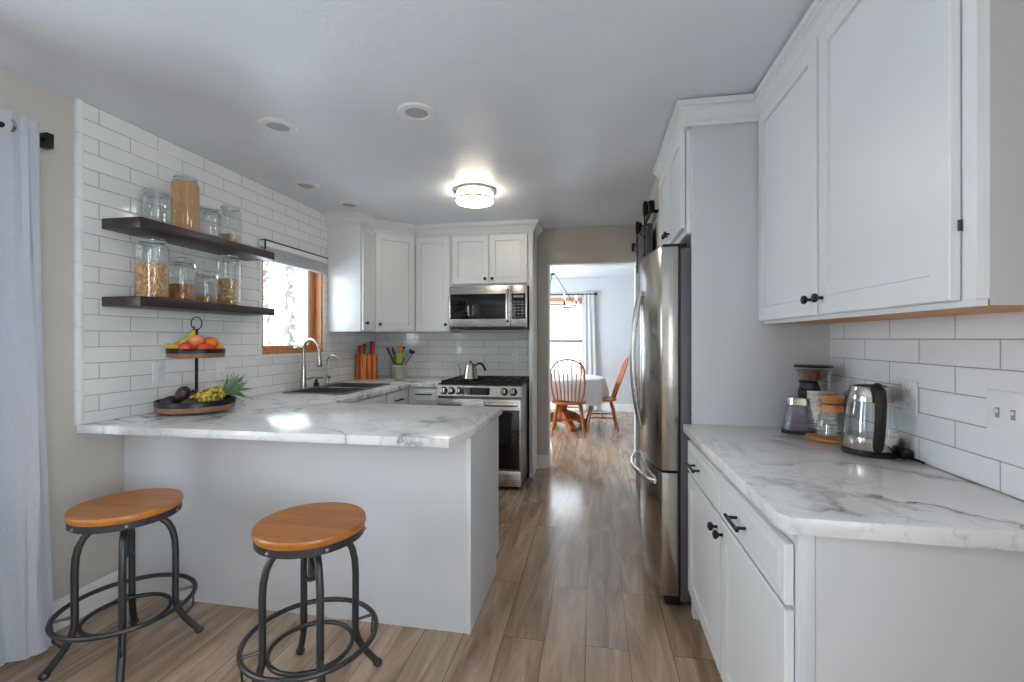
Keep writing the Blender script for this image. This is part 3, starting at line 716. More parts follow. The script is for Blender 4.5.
# ------------------------------------------------------------------ shelves and jars
SX0, SX1, SY0, SY1 = XL + .010, -2.152, 1.846, 2.785
for z0, z1, lab in ((1.860, 1.912, 'dark espresso floating shelf, the upper of two, left of the window'), (1.480, 1.528, 'dark espresso floating shelf, the lower of two, above the fruit stand')):
    tag(MB().box(SX0, SX1, SY0, SY1, z0, z1, .003).build('floating_shelf', 'shelf'), lab, 'shelf', 'floating shelves')
def jar(kind, x, y, z, r, h, fill, fmat, label, rot=.45):
    j = thing('glass_jar', label, 'jar', (x, y, z), 0, 'glass storage jars on the shelves')
    sq = 5.0 if kind == 'tall' else 3.2
    hb = h - .028
    neck = .80 if kind == 'clip' else .90; sh = .80 if kind == 'clip' else .90
    t = .003
    prof = [(r * .92, 0, sq), (r, .008, sq), (r, hb * sh, sq), (r * .97, hb * (sh + .05), 3.5), (r * neck, hb * .965, 2), (r * neck, hb, 2),
            (r * neck - t, hb, 2), (r * neck - t, hb * .96, 2), (r * .97 - t, hb * (sh + .045), 3.5), (r - t, hb * (sh - .01), sq), (r - t, .010, sq), (r * .9 - t, .006, sq)]
    MB().sq_lathe(prof, rot=rot).build('body', 'glass', j)
    l = MB().lathe([(r * (neck + .06), hb + .003), (r * (neck + .08), hb + .008), (r * (neck + .06), hb + .014), (r * (neck - .1), hb + .020), (r * .4, hb + .027), (.002, hb + .028)]).build('lid', 'glass', j)
    MB().ring((0, 0, hb + .0015), r * (neck + .02), .003, 32, 8).build('seal', flat('clear_rubber_seal', 'b9bdb9', .5), j)
    if kind == 'clip':
        m = MB().ring((0, 0, hb - .010), r * neck + .002, .0016, 32, 6)
        dx, dy = math.cos(rot + PI / 4), math.sin(rot + PI / 4); rr = r * neck + .006
        m.tube([(dx * rr, dy * rr, hb - .012), (dx * (rr + .012), dy * (rr + .012), hb - .035), (dx * (rr + .004), dy * (rr + .004), hb + .012), (dx * rr * .8, dy * rr * .8, hb + .022)], .0018, 6)
        m.tube([(-dx * rr, -dy * rr, hb - .012), (-dx * (rr + .006), -dy * (rr + .006), hb + .006), (-dx * rr * .8, -dy * rr * .8, hb + .020)], .0018, 6)
        m.build('wire_clamp', 'chrome', j)
    if fill:
        q = r - t - .001; hf = min(h * fill, hb * .93)
        p2 = [(q * .9, .0075, sq), (q, .012, sq)] + ([(q, hb * (sh - .01), sq), (q * .96, hb * (sh + .03), 3.5), (q * neck * .9, hf, 2)] if hf > hb * .82 else [(q, hf - .004, sq), (q * .97, hf, sq), (q * .5, hf + .004, 2)])
        MB().sq_lathe(p2, rot=rot).build('grain_fill', fmat, j)
    return j
zu, zl = 1.9125, 1.5285; JX = -2.268
jar('clip', JX, 2.034, zu, .062, .200, 0, None, 'empty clamp-lid jar, first from the left on the upper shelf', .2)
jar('tall', JX, 2.205, zu, .058, .335, .88, 'orange_grain', 'tall jar filled with orange grain on the upper shelf', .25)
jar('clip', JX, 2.368, zu, .054, .205, .10, 'dark_bean', 'clamp-lid jar with a few dark beans on the upper shelf', .2)
jar('tall', JX, 2.525, zu, .056, .258, .25, 'oats', 'tall jar quarter full of tan grain at the right end of the upper shelf', .3)
jar('tall', JX, 2.010, zl, .060, .325, .56, 'popcorn', 'tall jar half full of popcorn kernels on the lower shelf', .25)
jar('clip', JX, 2.180, zl, .058, .250, .38, 'brown_grain', 'clamp-lid jar with red-brown grain beside the popcorn jar on the lower shelf', .2)
jar('clip', JX, 2.345, zl, .054, .197, .20, 'oats', 'small clamp-lid jar with a little pale grain on the lower shelf', .2)
jar('tall', JX, 2.515, zl, .055, .335, .50, 'mixed_grain', 'tall jar half full of mixed beans at the right end of the lower shelf', .3)

# ------------------------------------------------------------------ two-tier fruit stand
FX, FY, FZ = -2.176, 2.185, .917
fs = thing('fruit_stand', 'two-tier round wooden fruit stand with black metal bands on the peninsula', 'stand', (FX, FY, FZ))
def tray(r, z, h, name):
    t = MB().lathe([(r * .93, z), (r, z + .004), (r, z + h * .55), (r - .008, z + h * .55), (r - .008, z + .014), (.001, z + .014)], seg=48, cap=True).build(name, 'tray_wood', fs)
    MB().lathe([(r + .001, z + h * .5), (r + .003, z + h * .52), (r + .003, z + h - .003), (r + .001, z + h), (r - .005, z + h), (r - .006, z + h * .5)], seg=48, cap=False).build('metal_band', 'black', t)
    return t
tray(.185, .012, .060, 'lower_tray'); tray(.135, .300, .050, 'upper_tray')
for a in range(3): MB().lathe([(.02, 0), (.02, .012)], (.13 * math.cos(a * 2.1 + .4), .13 * math.sin(a * 2.1 + .4), 0), 14).build('foot', 'tray_wood', fs)
MB().tube([(0, 0, .02), (0, 0, .45), (0, 0, .455)], [.0085, .0085, .012], 12).build('post', 'black', fs)
MB().tube(arc((0, 0, .490), .035, 0, 2 * PI, 28, 'xz')[:-1], .0032, 8, True).build('ring_handle', 'black', fs)
def fp(c): k = math.sqrt(.5); return (FX + (c[0] - c[1]) * k, FY + (c[0] + c[1]) * k, FZ + c[2])
def fruit(name, label, cat, col, c, r, sz=.92, c2=None, rot=None, sx=1, grp='fruit on the stand'):
    t = thing(name, label, cat, fp(c), PI / 4, grp)
    if rot: t.rotation_euler = (rot[0], rot[1], rot[2] + PI / 4)
    n = NT(name + '_skin'); nz = n.noise(n.coord(), 22, 4)
    n.set(n.b.inputs['Base Color'], n.ramp(nz, [(.32, lin(c2 or col)), (.66, lin(col))])); n.b.inputs['Roughness'].default_value = .38
    prof = [(.001, -.82), (.35, -.93), (.70, -.72), (.95, -.25), (1.0, .08), (.92, .48), (.66, .80), (.30, .93), (.10, .84), (.001, .76)]
    MB().lathe([(p * r * sx, q * r * sz) for p, q in prof], seg=20).build('flesh', n.m, t)
    MB().tube([(0, 0, r * sz * .74), (.002, 0, r * sz * .98), (.005, .002, r * sz * 1.15)], [.0022, .0018, .0024], 6).build('stem', 'bark', t)
    return t
UT = .314
fruit('apple', 'pale peach-red apple on top of the upper fruit tray', 'fruit', 'f0895f', (.0, -.035, UT + .080), .036, c2='e0a070')
fruit('orange', 'bright orange fruit right of the peach-red apple on the upper tray', 'fruit', 'ee7a1c', (.066, -.02, UT + .066), .037, .97, c2='e4690f')
fruit('apple', 'yellow-orange apple at the right edge of the upper tray', 'fruit', 'f2a04e', (.100, .010, UT + .042), .032, c2='e86a35')
fruit('apple', 'red apple low at the front of the upper tray, left of center', 'fruit', 'd7372a', (-.046, -.070, UT + .038), .036, c2='e05a3a')
fruit('apple', 'red apple low at the front of the upper tray, right of center', 'fruit', 'd83a22', (.036, -.082, UT + .035), .036, c2='e8643a')
def banana(label, pts, loc):
    t = thing('banana', label, 'fruit', fp(loc), PI / 4, 'fruit on the stand')
    n = NT('banana_skin'); nz = n.noise(n.coord(), 30, 3)
    n.set(n.b.inputs['Base Color'], n.ramp(nz, [(.3, lin('b79a2c')), (.65, lin('e0c23e'))])); n.b.inputs['Roughness'].default_value = .5
    k = len(pts); rr = [.009, .016, .020, .0205, .019, .013, .007][:k]
    P = [Vector(p) for p in pts]
    MB().tube(P, rr, 9).build('peel', n.m, t)
    MB().tube([P[-1], P[-1] + (P[-1] - P[-2]).normalized() * .022], [.006, .004], 7).build('stem', 'bark', t)
banana('banana lying flat with its tip over the left rim of the upper tray', [(-.135, -.045, .062), (-.11, -.042, .048), (-.075, -.04, .044), (-.04, -.036, .046), (-.01, -.03, .055), (.015, -.02, .068), (.03, -.012, .08)], (0, 0, UT - .002))
banana('banana leaning up towards the ring handle behind the flat banana', [(-.12, .02, .045), (-.095, .018, .05), (-.07, .014, .062), (-.045, .01, .08), (-.025, .004, .10), (-.014, -.004, .122), (-.012, -.012, .14)], (0, 0, UT))
LT = .026
fruit('avocado', 'dark purple avocado standing tallest on the lower tray', 'fruit', '3c2330', (-.062, -.055, LT + .075), .038, 1.35, c2='2a1822', rot=(.2, .35, 0), sx=.9)
fruit('avocado', 'dark purple avocado behind, next to the stand post on the lower tray', 'fruit', '38202c', (-.008, -.060, LT + .062), .034, 1.2, c2='24141d', rot=(.3, -.3, 0), sx=.95)
fruit('avocado', 'dark purple avocado lying at the left edge of the lower tray', 'fruit', '3a2430', (-.125, -.045, LT + .036), .036, 1.35, c2='2b1a23', rot=(0, 1.1, .3), sx=.9)
fruit('avocado', 'dark green avocado lying at the front of the lower tray', 'fruit', '3d4a2a', (-.03, -.125, LT + .032), .033, 1.3, c2='2c361f', rot=(0, 1.4, .2), sx=.95)
pa = thing('pineapple', 'small pineapple lying across the right of the lower tray', 'fruit', fp((.046, -.070, LT + .055)), 0, 'fruit on the stand')
pa.rotation_euler = (0, math.radians(70), math.radians(52)); pa.scale = (.92, .92, 1.0)
n = NT('pineapple_skin'); vo = n.n('ShaderNodeTexVoronoi', {'Vector': n.coord(), 'Scale': 62.0})
n.set(n.b.inputs['Base Color'], n.ramp(vo.outputs[0], [(.1, lin('f0dc62')), (.4, lin('cfae34')), (.72, lin('6b5a22'))])); n.b.inputs['Roughness'].default_value = .55
n.bump(n.math('MULTIPLY', vo.outputs[0], -1.0), .9, .008)
MB().lathe([(.004, -.085), (.030, -.082), (.045, -.06), (.052, -.02), (.051, .02), (.044, .06), (.030, .082), (.004, .086)], seg=24).build('flesh', n.m, pa)
m = MB(); rnd = random.Random(3)
for i in range(46):
    a = i * 2.4; L = .075 + .065 * rnd.random(); tilt = .15 + .85 * (i % 23) / 23; z0 = .08 + .03 * rnd.random()
    d = Vector((math.cos(a) * math.sin(tilt), math.sin(a) * math.sin(tilt), math.cos(tilt))); p = Vector((math.cos(a) * .008, math.sin(a) * .008, z0))
    side = d.cross(Vector((0, 0, 1))); side = side.normalized() if side.length > .01 else Vector((1, 0, 0))
    q = p + d * L * .5; e = p + d * L + Vector((math.cos(a), math.sin(a), -.3)) * .012
    m.tube([p, q, e], [.008, .0115, .001], 6, flat=.25)
m.build('leaf_crown', flat('pineapple_leaf', '6f8560', .5, .25), pa)

# ------------------------------------------------------------------ knives, crock and utensils
kb = thing('knife_block', 'striped orange wood knife block in the back corner of the counter', 'knife block', (-2.272, 4.30, .917), .30)
kb.scale = (.92, 1, 1.24)
cols = ['b5651f', 'a32a1c', 'd98a2e', 'e2a03c', 'c2571c', 'd88628', 'b03a20', 'cf7d26']
blk = None
for i, c_ in enumerate(cols):
    b_ = MB().prism([(-.06, 0), (.05, 0), (.05, .165), (-.045, .205), (-.06, .19)], -.105 + i * .02625, -.105 + (i + 1) * .02625 - .0006, 'x')
    b_.build('wood_strip', wood('block_wood', c_, tuple(v * .8 for v in lin(c_)[:3]), .4, 'z'), kb)
for i, (x, c_, nm, h) in enumerate(((-.075, 'b3231c', 'red-handled knife at the left of the knife block', .10), (-.028, '8d1c22', 'dark red-handled knife second from left in the knife block', .115), (.012, '4e8f86', 'teal-handled knife in the knife block', .135), (.058, 'a8231a', 'red-handled knife at the right of the knife block with the widest handle', .14))):
    k = thing('kitchen_knife', nm, 'knife', (-2.272 + x * .92 * math.cos(.3), 4.30 + x * .92 * math.sin(.3), 1.160), 0, 'knives in the knife block')
    k.rotation_euler = (-.12, 0, .3)
    wd = .020 if i < 3 else .028
    MB().box(-wd * .9, wd * .9, -.012, .012, -.01, h, .007).build('handle', flat('knife_handle', c_, .35), k)
    MB().box(-wd * .7, wd * .7, -.001, .001, -.10, -.008).build('blade', 'chrome', k)
cr = (-1.972, 4.42, .917)
k = thing('utensil_crock', 'sage grey ceramic crock of utensils beside the knife block', 'crock', cr)
MB().lathe([(.066, 0), (.073, .004), (.075, .06), (.075, .128), (.077, .133), (.071, .133), (.069, .06), (.065, .01), (.001, .009)], seg=32).build('body', 'ceramic', k)
MB().lathe([(.0765, .120), (.079, .126), (.078, .134), (.074, .136)], seg=32, cap=False).build('rim', flat('pale_rim', 'b4b5a4', .3), k)
def utensil(name, label, col, base_, tip, head):
    b_ = Vector((cr[0] + base_[0], cr[1] + base_[1], cr[2] + .012)); e = Vector((cr[0] + tip[0] * 1.12, cr[1] + tip[1], cr[2] + tip[2] * 1.1))
    u = thing(name, label, 'utensil', tuple(b_), 0, 'utensils in the crock')
    d = e - b_; L = d.length; u.rotation_euler = d.to_track_quat('Z', 'Y').to_euler()
    mat = flat(name + '_finish', col, .4)
    hl = {'spoon': .10, 'spatula': .105, 'ladle': .075, 'tongs': .14, 'rod': .05}[head]
    if head == 'tongs':
        for sx in (-1, 1): MB().tube([(sx * .004, 0, 0), (sx * .012, 0, L * .6), (sx * .010, 0, L)], [.005, .006, .008], 7, flat=.5).build('arm', mat, u)
    else:
        MB().tube([(0, 0, 0), (0, 0, L - hl)], [.005, .0065], 8).build('handle', 'steel_dark' if head == 'ladle' else mat, u)
    if head == 'spoon': MB().ball((0, 0, L - hl / 2), hl / 2, .62, .22, 1).build('bowl', mat, u)
    if head == 'spatula': MB().box(-.032, .032, -.005, .005, L - hl, L, .005).build('blade', mat, u)
    if head == 'ladle': MB().lathe([(.004, -.034), (.022, -.028), (.034, -.008), (.036, .0), (.033, .0), (.020, -.024), (.003, -.030)], (0, .02, L - hl / 2)).build('bowl', mat, u)
    if head == 'rod': MB().tube([(0, 0, L - hl), (0, 0, L)], [.008, .010], 8).build('grip', mat, u)
utensil('kitchen_tongs', 'grey tongs leaning left out of the crock', '67656a', (.02, -.02), (-.12, -.01, .285), 'tongs')
utensil('slotted_spoon', 'maroon utensil leaning left in the crock', '7d2b3c', (.02, .02), (-.075, .0, .29), 'spoon')
utensil('spatula', 'short dark red spatula at the front of the crock', '7a2418', (0, -.03), (-.035, -.05, .205), 'spatula')
utensil('wooden_spoon', 'orange spoon in the middle of the crock', 'd9772e', (0, .0), (.02, -.01, .31), 'spoon')
utensil('spatula', 'lime green spatula at the front middle of the crock', '86b83c', (.005, -.02), (.012, -.045, .235), 'spatula')
utensil('ladle', 'dark brown ladle at the back of the crock', '3d1a14', (-.02, .03), (.04, .03, .325), 'ladle')
utensil('spatula', 'turquoise spoon-shaped spatula leaning right in the crock', '5fb3b5', (-.02, -.01), (.10, -.02, .27), 'spoon')
utensil('ladle', 'black ladle hanging furthest right over the crock rim', '1c1c1e', (-.03, .01), (.15, .02, .275), 'ladle')
utensil('skewer', 'thin red-brown handle leaning right in the crock', '9a4a32', (-.03, -.02), (.07, -.05, .20), 'rod')

# ------------------------------------------------------------------ coffee corner on the right counter
CZ = .917
gr = thing('coffee_grinder', 'burr coffee grinder with bean hopper and smoky grounds bin', 'coffee grinder', (.935, 2.165, CZ), -.35)
MB().prism([(-.06, 0), (.075, 0), (.075, .165), (.06, .185), (-.03, .185), (-.02, .03), (-.06, .025)], -.055, .055, 'y').build('body', 'steel', gr)
MB().lathe([(.048, .185), (.052, .19), (.050, .215), (.056, .222)], (-.004, 0, 0), 28).build('burr_collar', 'matte_black', gr)
h = MB().lathe([(.050, .222), (.070, .278), (.071, .281), (.068, .281), (.048, .226), (.001, .225)], (-.004, 0, 0), 32).build('hopper', 'glass', gr)
MB().lathe([(.046, .2265), (.061, .268), (.05, .272), (.001, .274)], (-.004, 0, 0), 32).build('coffee_beans', 'coffee', h)
MB().lathe([(.072, .281), (.073, .284), (.073, .289), (.068, .291), (.001, .291)], (-.004, 0, 0), 32).build('hopper_lid', 'black', gr)
bn = MB().sq_lathe([(.062, .004, 5), (.064, .012, 5), (.045, .125, 4), (.043, .128, 4), (.041, .124, 4), (.058, .014, 5)], (-.058, -.02, 0)).build('grounds_bin', 'smoke_glass', gr)
MB().sq_lathe([(.047, .122, 4), (.047, .150, 3), (.043, .154, 3)], (-.058, -.02, 0)).build('bin_collar', 'chrome', bn)
MB().sq_lathe([(.066, 0, 5), (.066, .012, 5), (.060, .014, 5)], (-.058, -.02, 0)).build('bin_base', 'matte_black', bn)
MB().sq_lathe([(.056, .0145, 5), (.054, .028, 5), (.02, .032, 4)], (-.058, -.02, 0)).build('ground_coffee', flat('ground_coffee', '8a8494', .8), bn)
MB().box(-.06, .0, -.03, .03, .152, .186, .006).build('chute', 'matte_black', gr)
tag(MB().lathe([(.090, 0), (.093, .003), (.093, .010), (.090, .012)], (.945, 2.035, CZ), 40).build('trivet', 'cork'), 'round orange cork trivet under the pour-over carafe', 'trivet')
ch = thing('pour_over_carafe', 'hourglass glass pour-over carafe with wooden collar on the cork trivet', 'carafe', (.945, 2.035, CZ + .0125))
ch.scale = (1.05, 1.05, 1.25)
MB().lathe([(.050, 0), (.056, .006), (.055, .03), (.044, .065), (.026, .095), (.0245, .105), (.030, .125), (.050, .175), (.052, .178), (.049, .176), (.028, .125), (.0225, .105), (.024, .095), (.041, .065), (.052, .03), (.053, .008), (.046, .004)], seg=36).build('body', 'glass', ch)
m = MB().lathe([(.032, .078), (.038, .080), (.035, .092), (.031, .102), (.034, .104), (.031, .106), (.036, .116), (.040, .130), (.036, .132), (.0295, .123), (.0265, .104), (.0285, .09)], seg=32, cap=False)
m.build('wood_collar', 'collar', ch)
MB().ring((0, 0, .104), .0335, .0022, 28, 6).build('leather_tie', flat('dark_leather', '4a2a18', .6), ch)
kx, ky = .962, 1.812
pb = thing('kettle_base', 'black round power base with cord under the glass kettle', 'kettle base', (kx, ky, CZ))
MB().lathe([(.082, 0), (.086, .003), (.086, .012), (.076, .018), (.001, .018)], seg=40).build('plate', 'matte_black', pb)
MB().tube([(.05, .0, .008), (.07, -.04, .006), (.080, -.08, .005), (.082, -.11, .005), (.078, -.14, .005)], .0038, 8).build('cord', 'matte_black', pb)
MB().box(.050, .084, -.088, -.050, 0, .034, .008).build('cord_clip', 'matte_black', pb)
ek = thing('electric_kettle', 'clear glass electric kettle with steel bands and black handle', 'kettle', (kx, ky, CZ + .0185), -.24)
MB().lathe([(.078, 0), (.080, .004), (.079, .044), (.077, .046)], seg=40).build('steel_base', 'chrome', ek)
MB().lathe([(.0765, .046), (.076, .08), (.072, .12), (.064, .168), (.0625, .168), (.070, .12), (.074, .08), (.0745, .047)], seg=40, cap=False).build('glass_body', 'glass', ek)
MB().lathe([(.0655, .166), (.066, .170), (.055, .216), (.052, .219), (.050, .219), (.050, .215), (.061, .170), (.062, .166)], seg=40, cap=False).build('steel_collar', 'chrome', ek)
MB().lathe([(.050, .213), (.051, .219), (.040, .222), (.001, .223)], seg=32).build('lid', 'matte_black', ek)
MB().prism([(-.03, .175), (-.055, .19), (-.085, .214), (-.060, .217), (-.03, .215)], -.014, .014, 'x').build('spout', 'chrome', ek).rotation_euler = (0, 0, PI)
hd = MB().tube([(0, -.045, .214), (0, -.075, .220), (0, -.103, .206), (0, -.112, .17), (0, -.110, .12), (0, -.100, .07), (0, -.084, .022), (0, -.078, .008)], [.014, .0165, .0175, .0165, .016, .016, .0155, .013], 14)
o = hd.build('handle', 'matte_black', ek)

# ------------------------------------------------------------------ outlets and switches
def plate(name, label, loc, rz, gangs, kind, w=None):
    w = w or (.072 + .046 * (gangs - 1)); o = thing(name, label, 'outlet' if kind == 'outlet' else 'switch', loc, rz)
    MB().box(-w / 2, w / 2, -.006, 0, -.058, .058, .002).build('cover_plate', 'plastic', o)
    for g_ in range(gangs):
        x = (g_ - (gangs - 1) / 2) * .046
        if kind == 'outlet':
            for z in (-.020, .020):
                r_ = MB().box(x - .016, x + .016, -.008, -.005, z - .014, z + .014, .002).build('socket', 'plastic', o)
                MB().box(x - .008, x - .0055, -.0086, -.0075, z - .004, z + .007).box(x + .0055, x + .008, -.0086, -.0075, z - .004, z + .007).box(x - .002, x + .002, -.0086, -.0075, z - .011, z - .007).build('slots', 'slot', r_)
        else:
            s_ = MB().box(x - .006, x + .006, -.0075, -.0055, -.013, .013).build('toggle_slot', 'slot', o)
            MB().box(x - .0045, x + .0045, -.017, -.006, -.001, .010, .002).build('toggle', 'plastic', s_)
plate('wall_outlet', 'white double outlet on the right tile wall behind the glass kettle', (XR - .0085, 1.752, 1.121), -PI / 2, 1, 'outlet')
plate('light_switch', 'wide white toggle switch plate on the right tile wall nearest the camera', (XR - .0085, 1.362, 1.127), -PI / 2, 3, 'switch')
plate('wall_outlet', 'white outlet on the left tile wall just behind the left of the fruit stand', (XL + .0105, 2.144, 1.135), PI / 2, 1, 'outlet')
plate('wall_outlet', 'white outlet on the left tile wall to the right of the fruit stand post', (XL + .0105, 2.57, 1.115), PI / 2, 1, 'outlet')
plate('wall_outlet', 'white outlet on the back tile wall above the right side of the range', (-.803, YB - .0085, 1.121), 0, 1, 'outlet')
plate('wall_outlet', 'white outlet low on the far dining room wall', (.70, YF - .001, .38), 0, 1, 'outlet')

# ------------------------------------------------------------------ ceiling lights
def recessed(x, y, label):
    o = thing('recessed_light', label, 'ceiling light', (x, y, CH), 0, 'recessed ceiling lights')
    MB().lathe([(.055, -.004), (.060, -.010), (.088, -.008), (.095, -.001), (.095, 0), (.055, 0)], seg=40, cap=False).build('trim_ring', 'trim', o)
    MB().lathe([(.056, -.003), (.030, -.0015), (.001, -.001)], seg=32).build('lens', 'recess', o)
recessed(-1.646, 2.155, 'unlit recessed ceiling light nearest the shelf wall')
recessed(-.867, 2.148, 'unlit recessed ceiling light nearest the middle of the kitchen ceiling')
recessed(-2.08, 3.02, 'unlit recessed ceiling light above the sink window')
recessed(-2.02, 3.52, 'unlit recessed ceiling light just in front of the left wall cabinet')
fl = thing('flush_mount_light', 'lit round flush mount ceiling light with opal glass and metal bands', 'ceiling light', (-.892, 3.36, CH))
fl.scale = (1.06, 1.06, 1)
MB().lathe([(.145, 0), (.150, -.006), (.150, -.018), (.138, -.024)], seg=48).build('canopy', 'nickel', fl)
MB().lathe([(.130, -.024), (.132, -.085), (.128, -.092), (.085, -.104), (.001, -.108)], seg=48).build('glass_shade', 'lamp', fl)
m = MB().lathe([(.138, -.066), (.140, -.069), (.140, -.078), (.138, -.081), (.132, -.081), (.132, -.066)], seg=48, cap=False); m.build('metal_band', 'nickel', fl)
for a in range(3): MB().cyl((.146 * math.cos(a * 2.1 + 1), .146 * math.sin(a * 2.1 + 1), -.01), (.139 * math.cos(a * 2.1 + 1), .139 * math.sin(a * 2.1 + 1), -.08), .004, seg=8).build('arm', 'nickel', fl)
MB().lathe([(.010, -.106), (.011, -.113), (.006, -.120), (.001, -.122)], seg=16).build('finial', 'nickel', fl)

# ------------------------------------------------------------------ stools
def leg_mesh(a, seatz):
    prof = [(.020, seatz - .074), (.055, seatz - .072), (.085, seatz - .076), (.112, seatz - .090), (.135, seatz - .114), (.150, seatz - .146), (.159, seatz - .190), (.162, seatz - .245), (.162, .32), (.161, .22), (.162, .175), (.172, .135), (.195, .090), (.225, .048), (.245, .020)]
    P = [(r * math.cos(a), r * math.sin(a), z) for r, z in prof]
    m = MB().tube(P, .0130, 10)
    return m, (.247 * math.cos(a), .247 * math.sin(a))
def stool(x, y, sz, r, mat, label, rz):
    s = thing('bar_stool', label, 'stool', (x, y, 0), rz, 'stools at the peninsula')
    MB().lathe([(r * .985, sz - .026), (r, sz - .018), (r, sz - .006), (r * .985, sz), (r * .9, sz - .001), (.001, sz - .003)], seg=56).build('seat', mat, s)
    rg = MB().lathe([(r * .97, sz - .054), (r * .975, sz - .054), (r * .975, sz - .0265), (r * .93, sz - .0265), (r * .93, sz - .052)], seg=56, cap=False).build('seat_ring', 'iron', s)
    for k in range(6):
        a = k * PI / 3 + .35
        MB().ball((r * .975 * math.cos(a), r * .975 * math.sin(a), sz - .043), .008, seg=10).build('bolt', 'steel_dark', rg)
    MB().box(-r * .93, r * .93, -.015, .015, sz - .040, sz - .027).box(-.015, .015, -r * .93, r * .93, sz - .040, sz - .027).lathe([(.02, sz - .125), (.024, sz - .123), (.026, sz - .085), (.034, sz - .04)], seg=20).build('hub', 'iron', s)
    pt = [(0, 0, sz - .04)]
    m = MB()
    prof = [(.012, sz - .04)]
    z = sz - .06
    while z > sz - .21: prof += [(.0135, z), (.011, z - .005)]; z -= .010
    prof += [(.013, z), (.020, z - .001), (.020, z - .010), (.012, z - .012)]
    m.lathe(prof, seg=16).build('screw', 'iron', s)
    for k in range(4):
        a = PI / 4 + k * PI / 2
        mm, (fx, fy) = leg_mesh(a, sz)
        l = mm.build('leg', 'iron', s)
        MB().ball((fx, fy, .016), .0185, 1, 1, .86, 12).build('foot_cap', 'iron', l)
    MB().ring((0, 0, .215), .232, .0095, 56, 10).build('foot_ring', 'iron', s)
    MB().ring((0, 0, .172), .146, .0085, 48, 10).build('inner_ring', 'iron', s)
    for k in range(4):
        a = PI / 4 + k * PI / 2; ca, sa = math.cos(a), math.sin(a)
        MB().tube([(.156 * ca, .156 * sa, .215), (.232 * ca, .232 * sa, .215)], .006, 8).tube([(.228 * ca, .228 * sa, .215), (.224 * ca, .224 * sa, .135), (.196 * ca, .196 * sa, .10)], .004, 6).build('bracket', 'iron', s)
    return s
stool(-1.920, 1.592, .636, .190, 'seat', 'round wooden-seat metal stool beside the curtain', .0)
stool(-1.040, 1.545, .642, .195, 'seat2', 'round wooden-seat metal stool in the middle of the peninsula front', -.02)

# ------------------------------------------------------------------ curtains
def curtain(name, label, x, y0, y1, z0, z1, amp, folds, mat, axis='y', flare=.0, ph=0, shift=0):
    m = MB(); n = folds * 14; R = []
    rows = 16
    for k in range(rows + 1):
        v = k / rows; z = z0 + (z1 - z0) * v; f = []; b_ = []
        for i in range(n + 1):
            u = i / n; yy = y0 + (y1 - y0 + flare * (1 - v)) * u
            a = amp * (.75 + .25 * math.sin(3 * u + 2 * v)) * math.sin(2 * PI * folds * u + ph + .35 * math.sin(4 * v + 5 * u)) + .011 * math.sin(2 * PI * folds * 4.4 * u + 1.2 * math.sin(2 * v)) * (1 if amp > .03 else .4) - amp * .5 * math.exp(-(math.sin(PI * folds * 2.5 * u + .5 * math.sin(3 * v)) / .22) ** 2)
            p = (x + a, yy) if axis == 'y' else (yy, x + a)
            f.append((p[0], p[1], z))
            q = (x + a - .004, yy) if axis == 'y' else (yy, x + a + .004)
            b_.append((q[0], q[1], z))
        R.append(f + b_[::-1])
    o = m.rings(R).build(name, mat, None, 60); return tag(o, label, 'curtain')
cu = curtain('curtain', 'grey linen grommet curtain hanging to the floor at the left edge', -2.285, .93, 1.525, .018, 2.225, .045, 3, 'curtain', flare=.04, ph=PI)
for i in range(5):
    yy = 1.03 + .1 * i
    MB().tube(arc((-2.285, yy, 2.165), .026, 0, 2 * PI, 20, 'xz')[:-1], .006, 6, True).build('grommet', 'nickel', cu)
rd = thing('curtain_rod', 'black curtain rod with square end over the left curtain', 'curtain rod', (-2.300, .4, 2.165))
MB().cyl((0, -1.35, 0), (0, 1.165, 0), .012).build('rod', 'black', rd)
MB().box(-.022, .022, 1.15, 1.178, -.032, .032, .004).build('finial', 'black', rd)
MB().box(-.105, .006, 1.135, 1.15, -.012, .012, .003).build('bracket', 'black', rd)
curtain('curtain', 'white floor-length curtain right of the far dining window', YF - .06, -.215, .005, .02, 2.19, .011, 3, 'sheer', 'x', .06)
rd = thing('curtain_rod', 'black curtain rod above the far dining window', 'curtain rod', (-.7, YF - .06, 2.145))
MB().cyl((-.85, 0, 0), (.70, 0, 0), .011).build('rod', 'black', rd)
MB().lathe([(.012, 0), (.024, .01), (.026, .04), (.012, .06)], seg=16, Mx=Matrix.Translation((.70, 0, 0)) @ Matrix.Rotation(PI / 2, 4, 'Y')).build('finial', 'black', rd)
MB().box(.665, .678, 0, .058, -.010, .010).build('bracket', 'black', rd)

# ------------------------------------------------------------------ dining room
tb = thing('dining_table', 'round oak pedestal dining table under the white tablecloth', 'table', (-.48, 6.93, 0))
MB().lathe([(.60, .715), (.615, .722), (.615, .742), (.60, .748), (.001, .748)], seg=48).build('tabletop', 'oak', tb)
MB().lathe([(.09, .08), (.13, .14), (.12, .20), (.075, .27), (.09, .33), (.13, .42), (.12, .52), (.085, .60), (.16, .69), (.18, .715)], seg=28).build('pedestal', 'oak', tb)
for k in range(4):
    a = k * PI / 2 + .45
    Mx = Matrix.Rotation(a, 4, 'Z')
    MB().prism([(.06, .10), (.12, .24), (.22, .20), (.34, .11), (.42, .085), (.44, .05), (.42, 0), (.35, 0), (.30, .03), (.18, .09)], -.04, .04, 'y', Mx).build('foot', 'oak', tb)
m = MB(); R = []; n = 96
def hang(i, z):
    a = 2 * PI * i / n; dip = .10 * math.exp(-((a - 5.55) / .32) ** 2) + .10 * math.exp(-((a - 4.0) / .3) ** 2)
    return z - dip * max(0, (.70 - z) / .23)
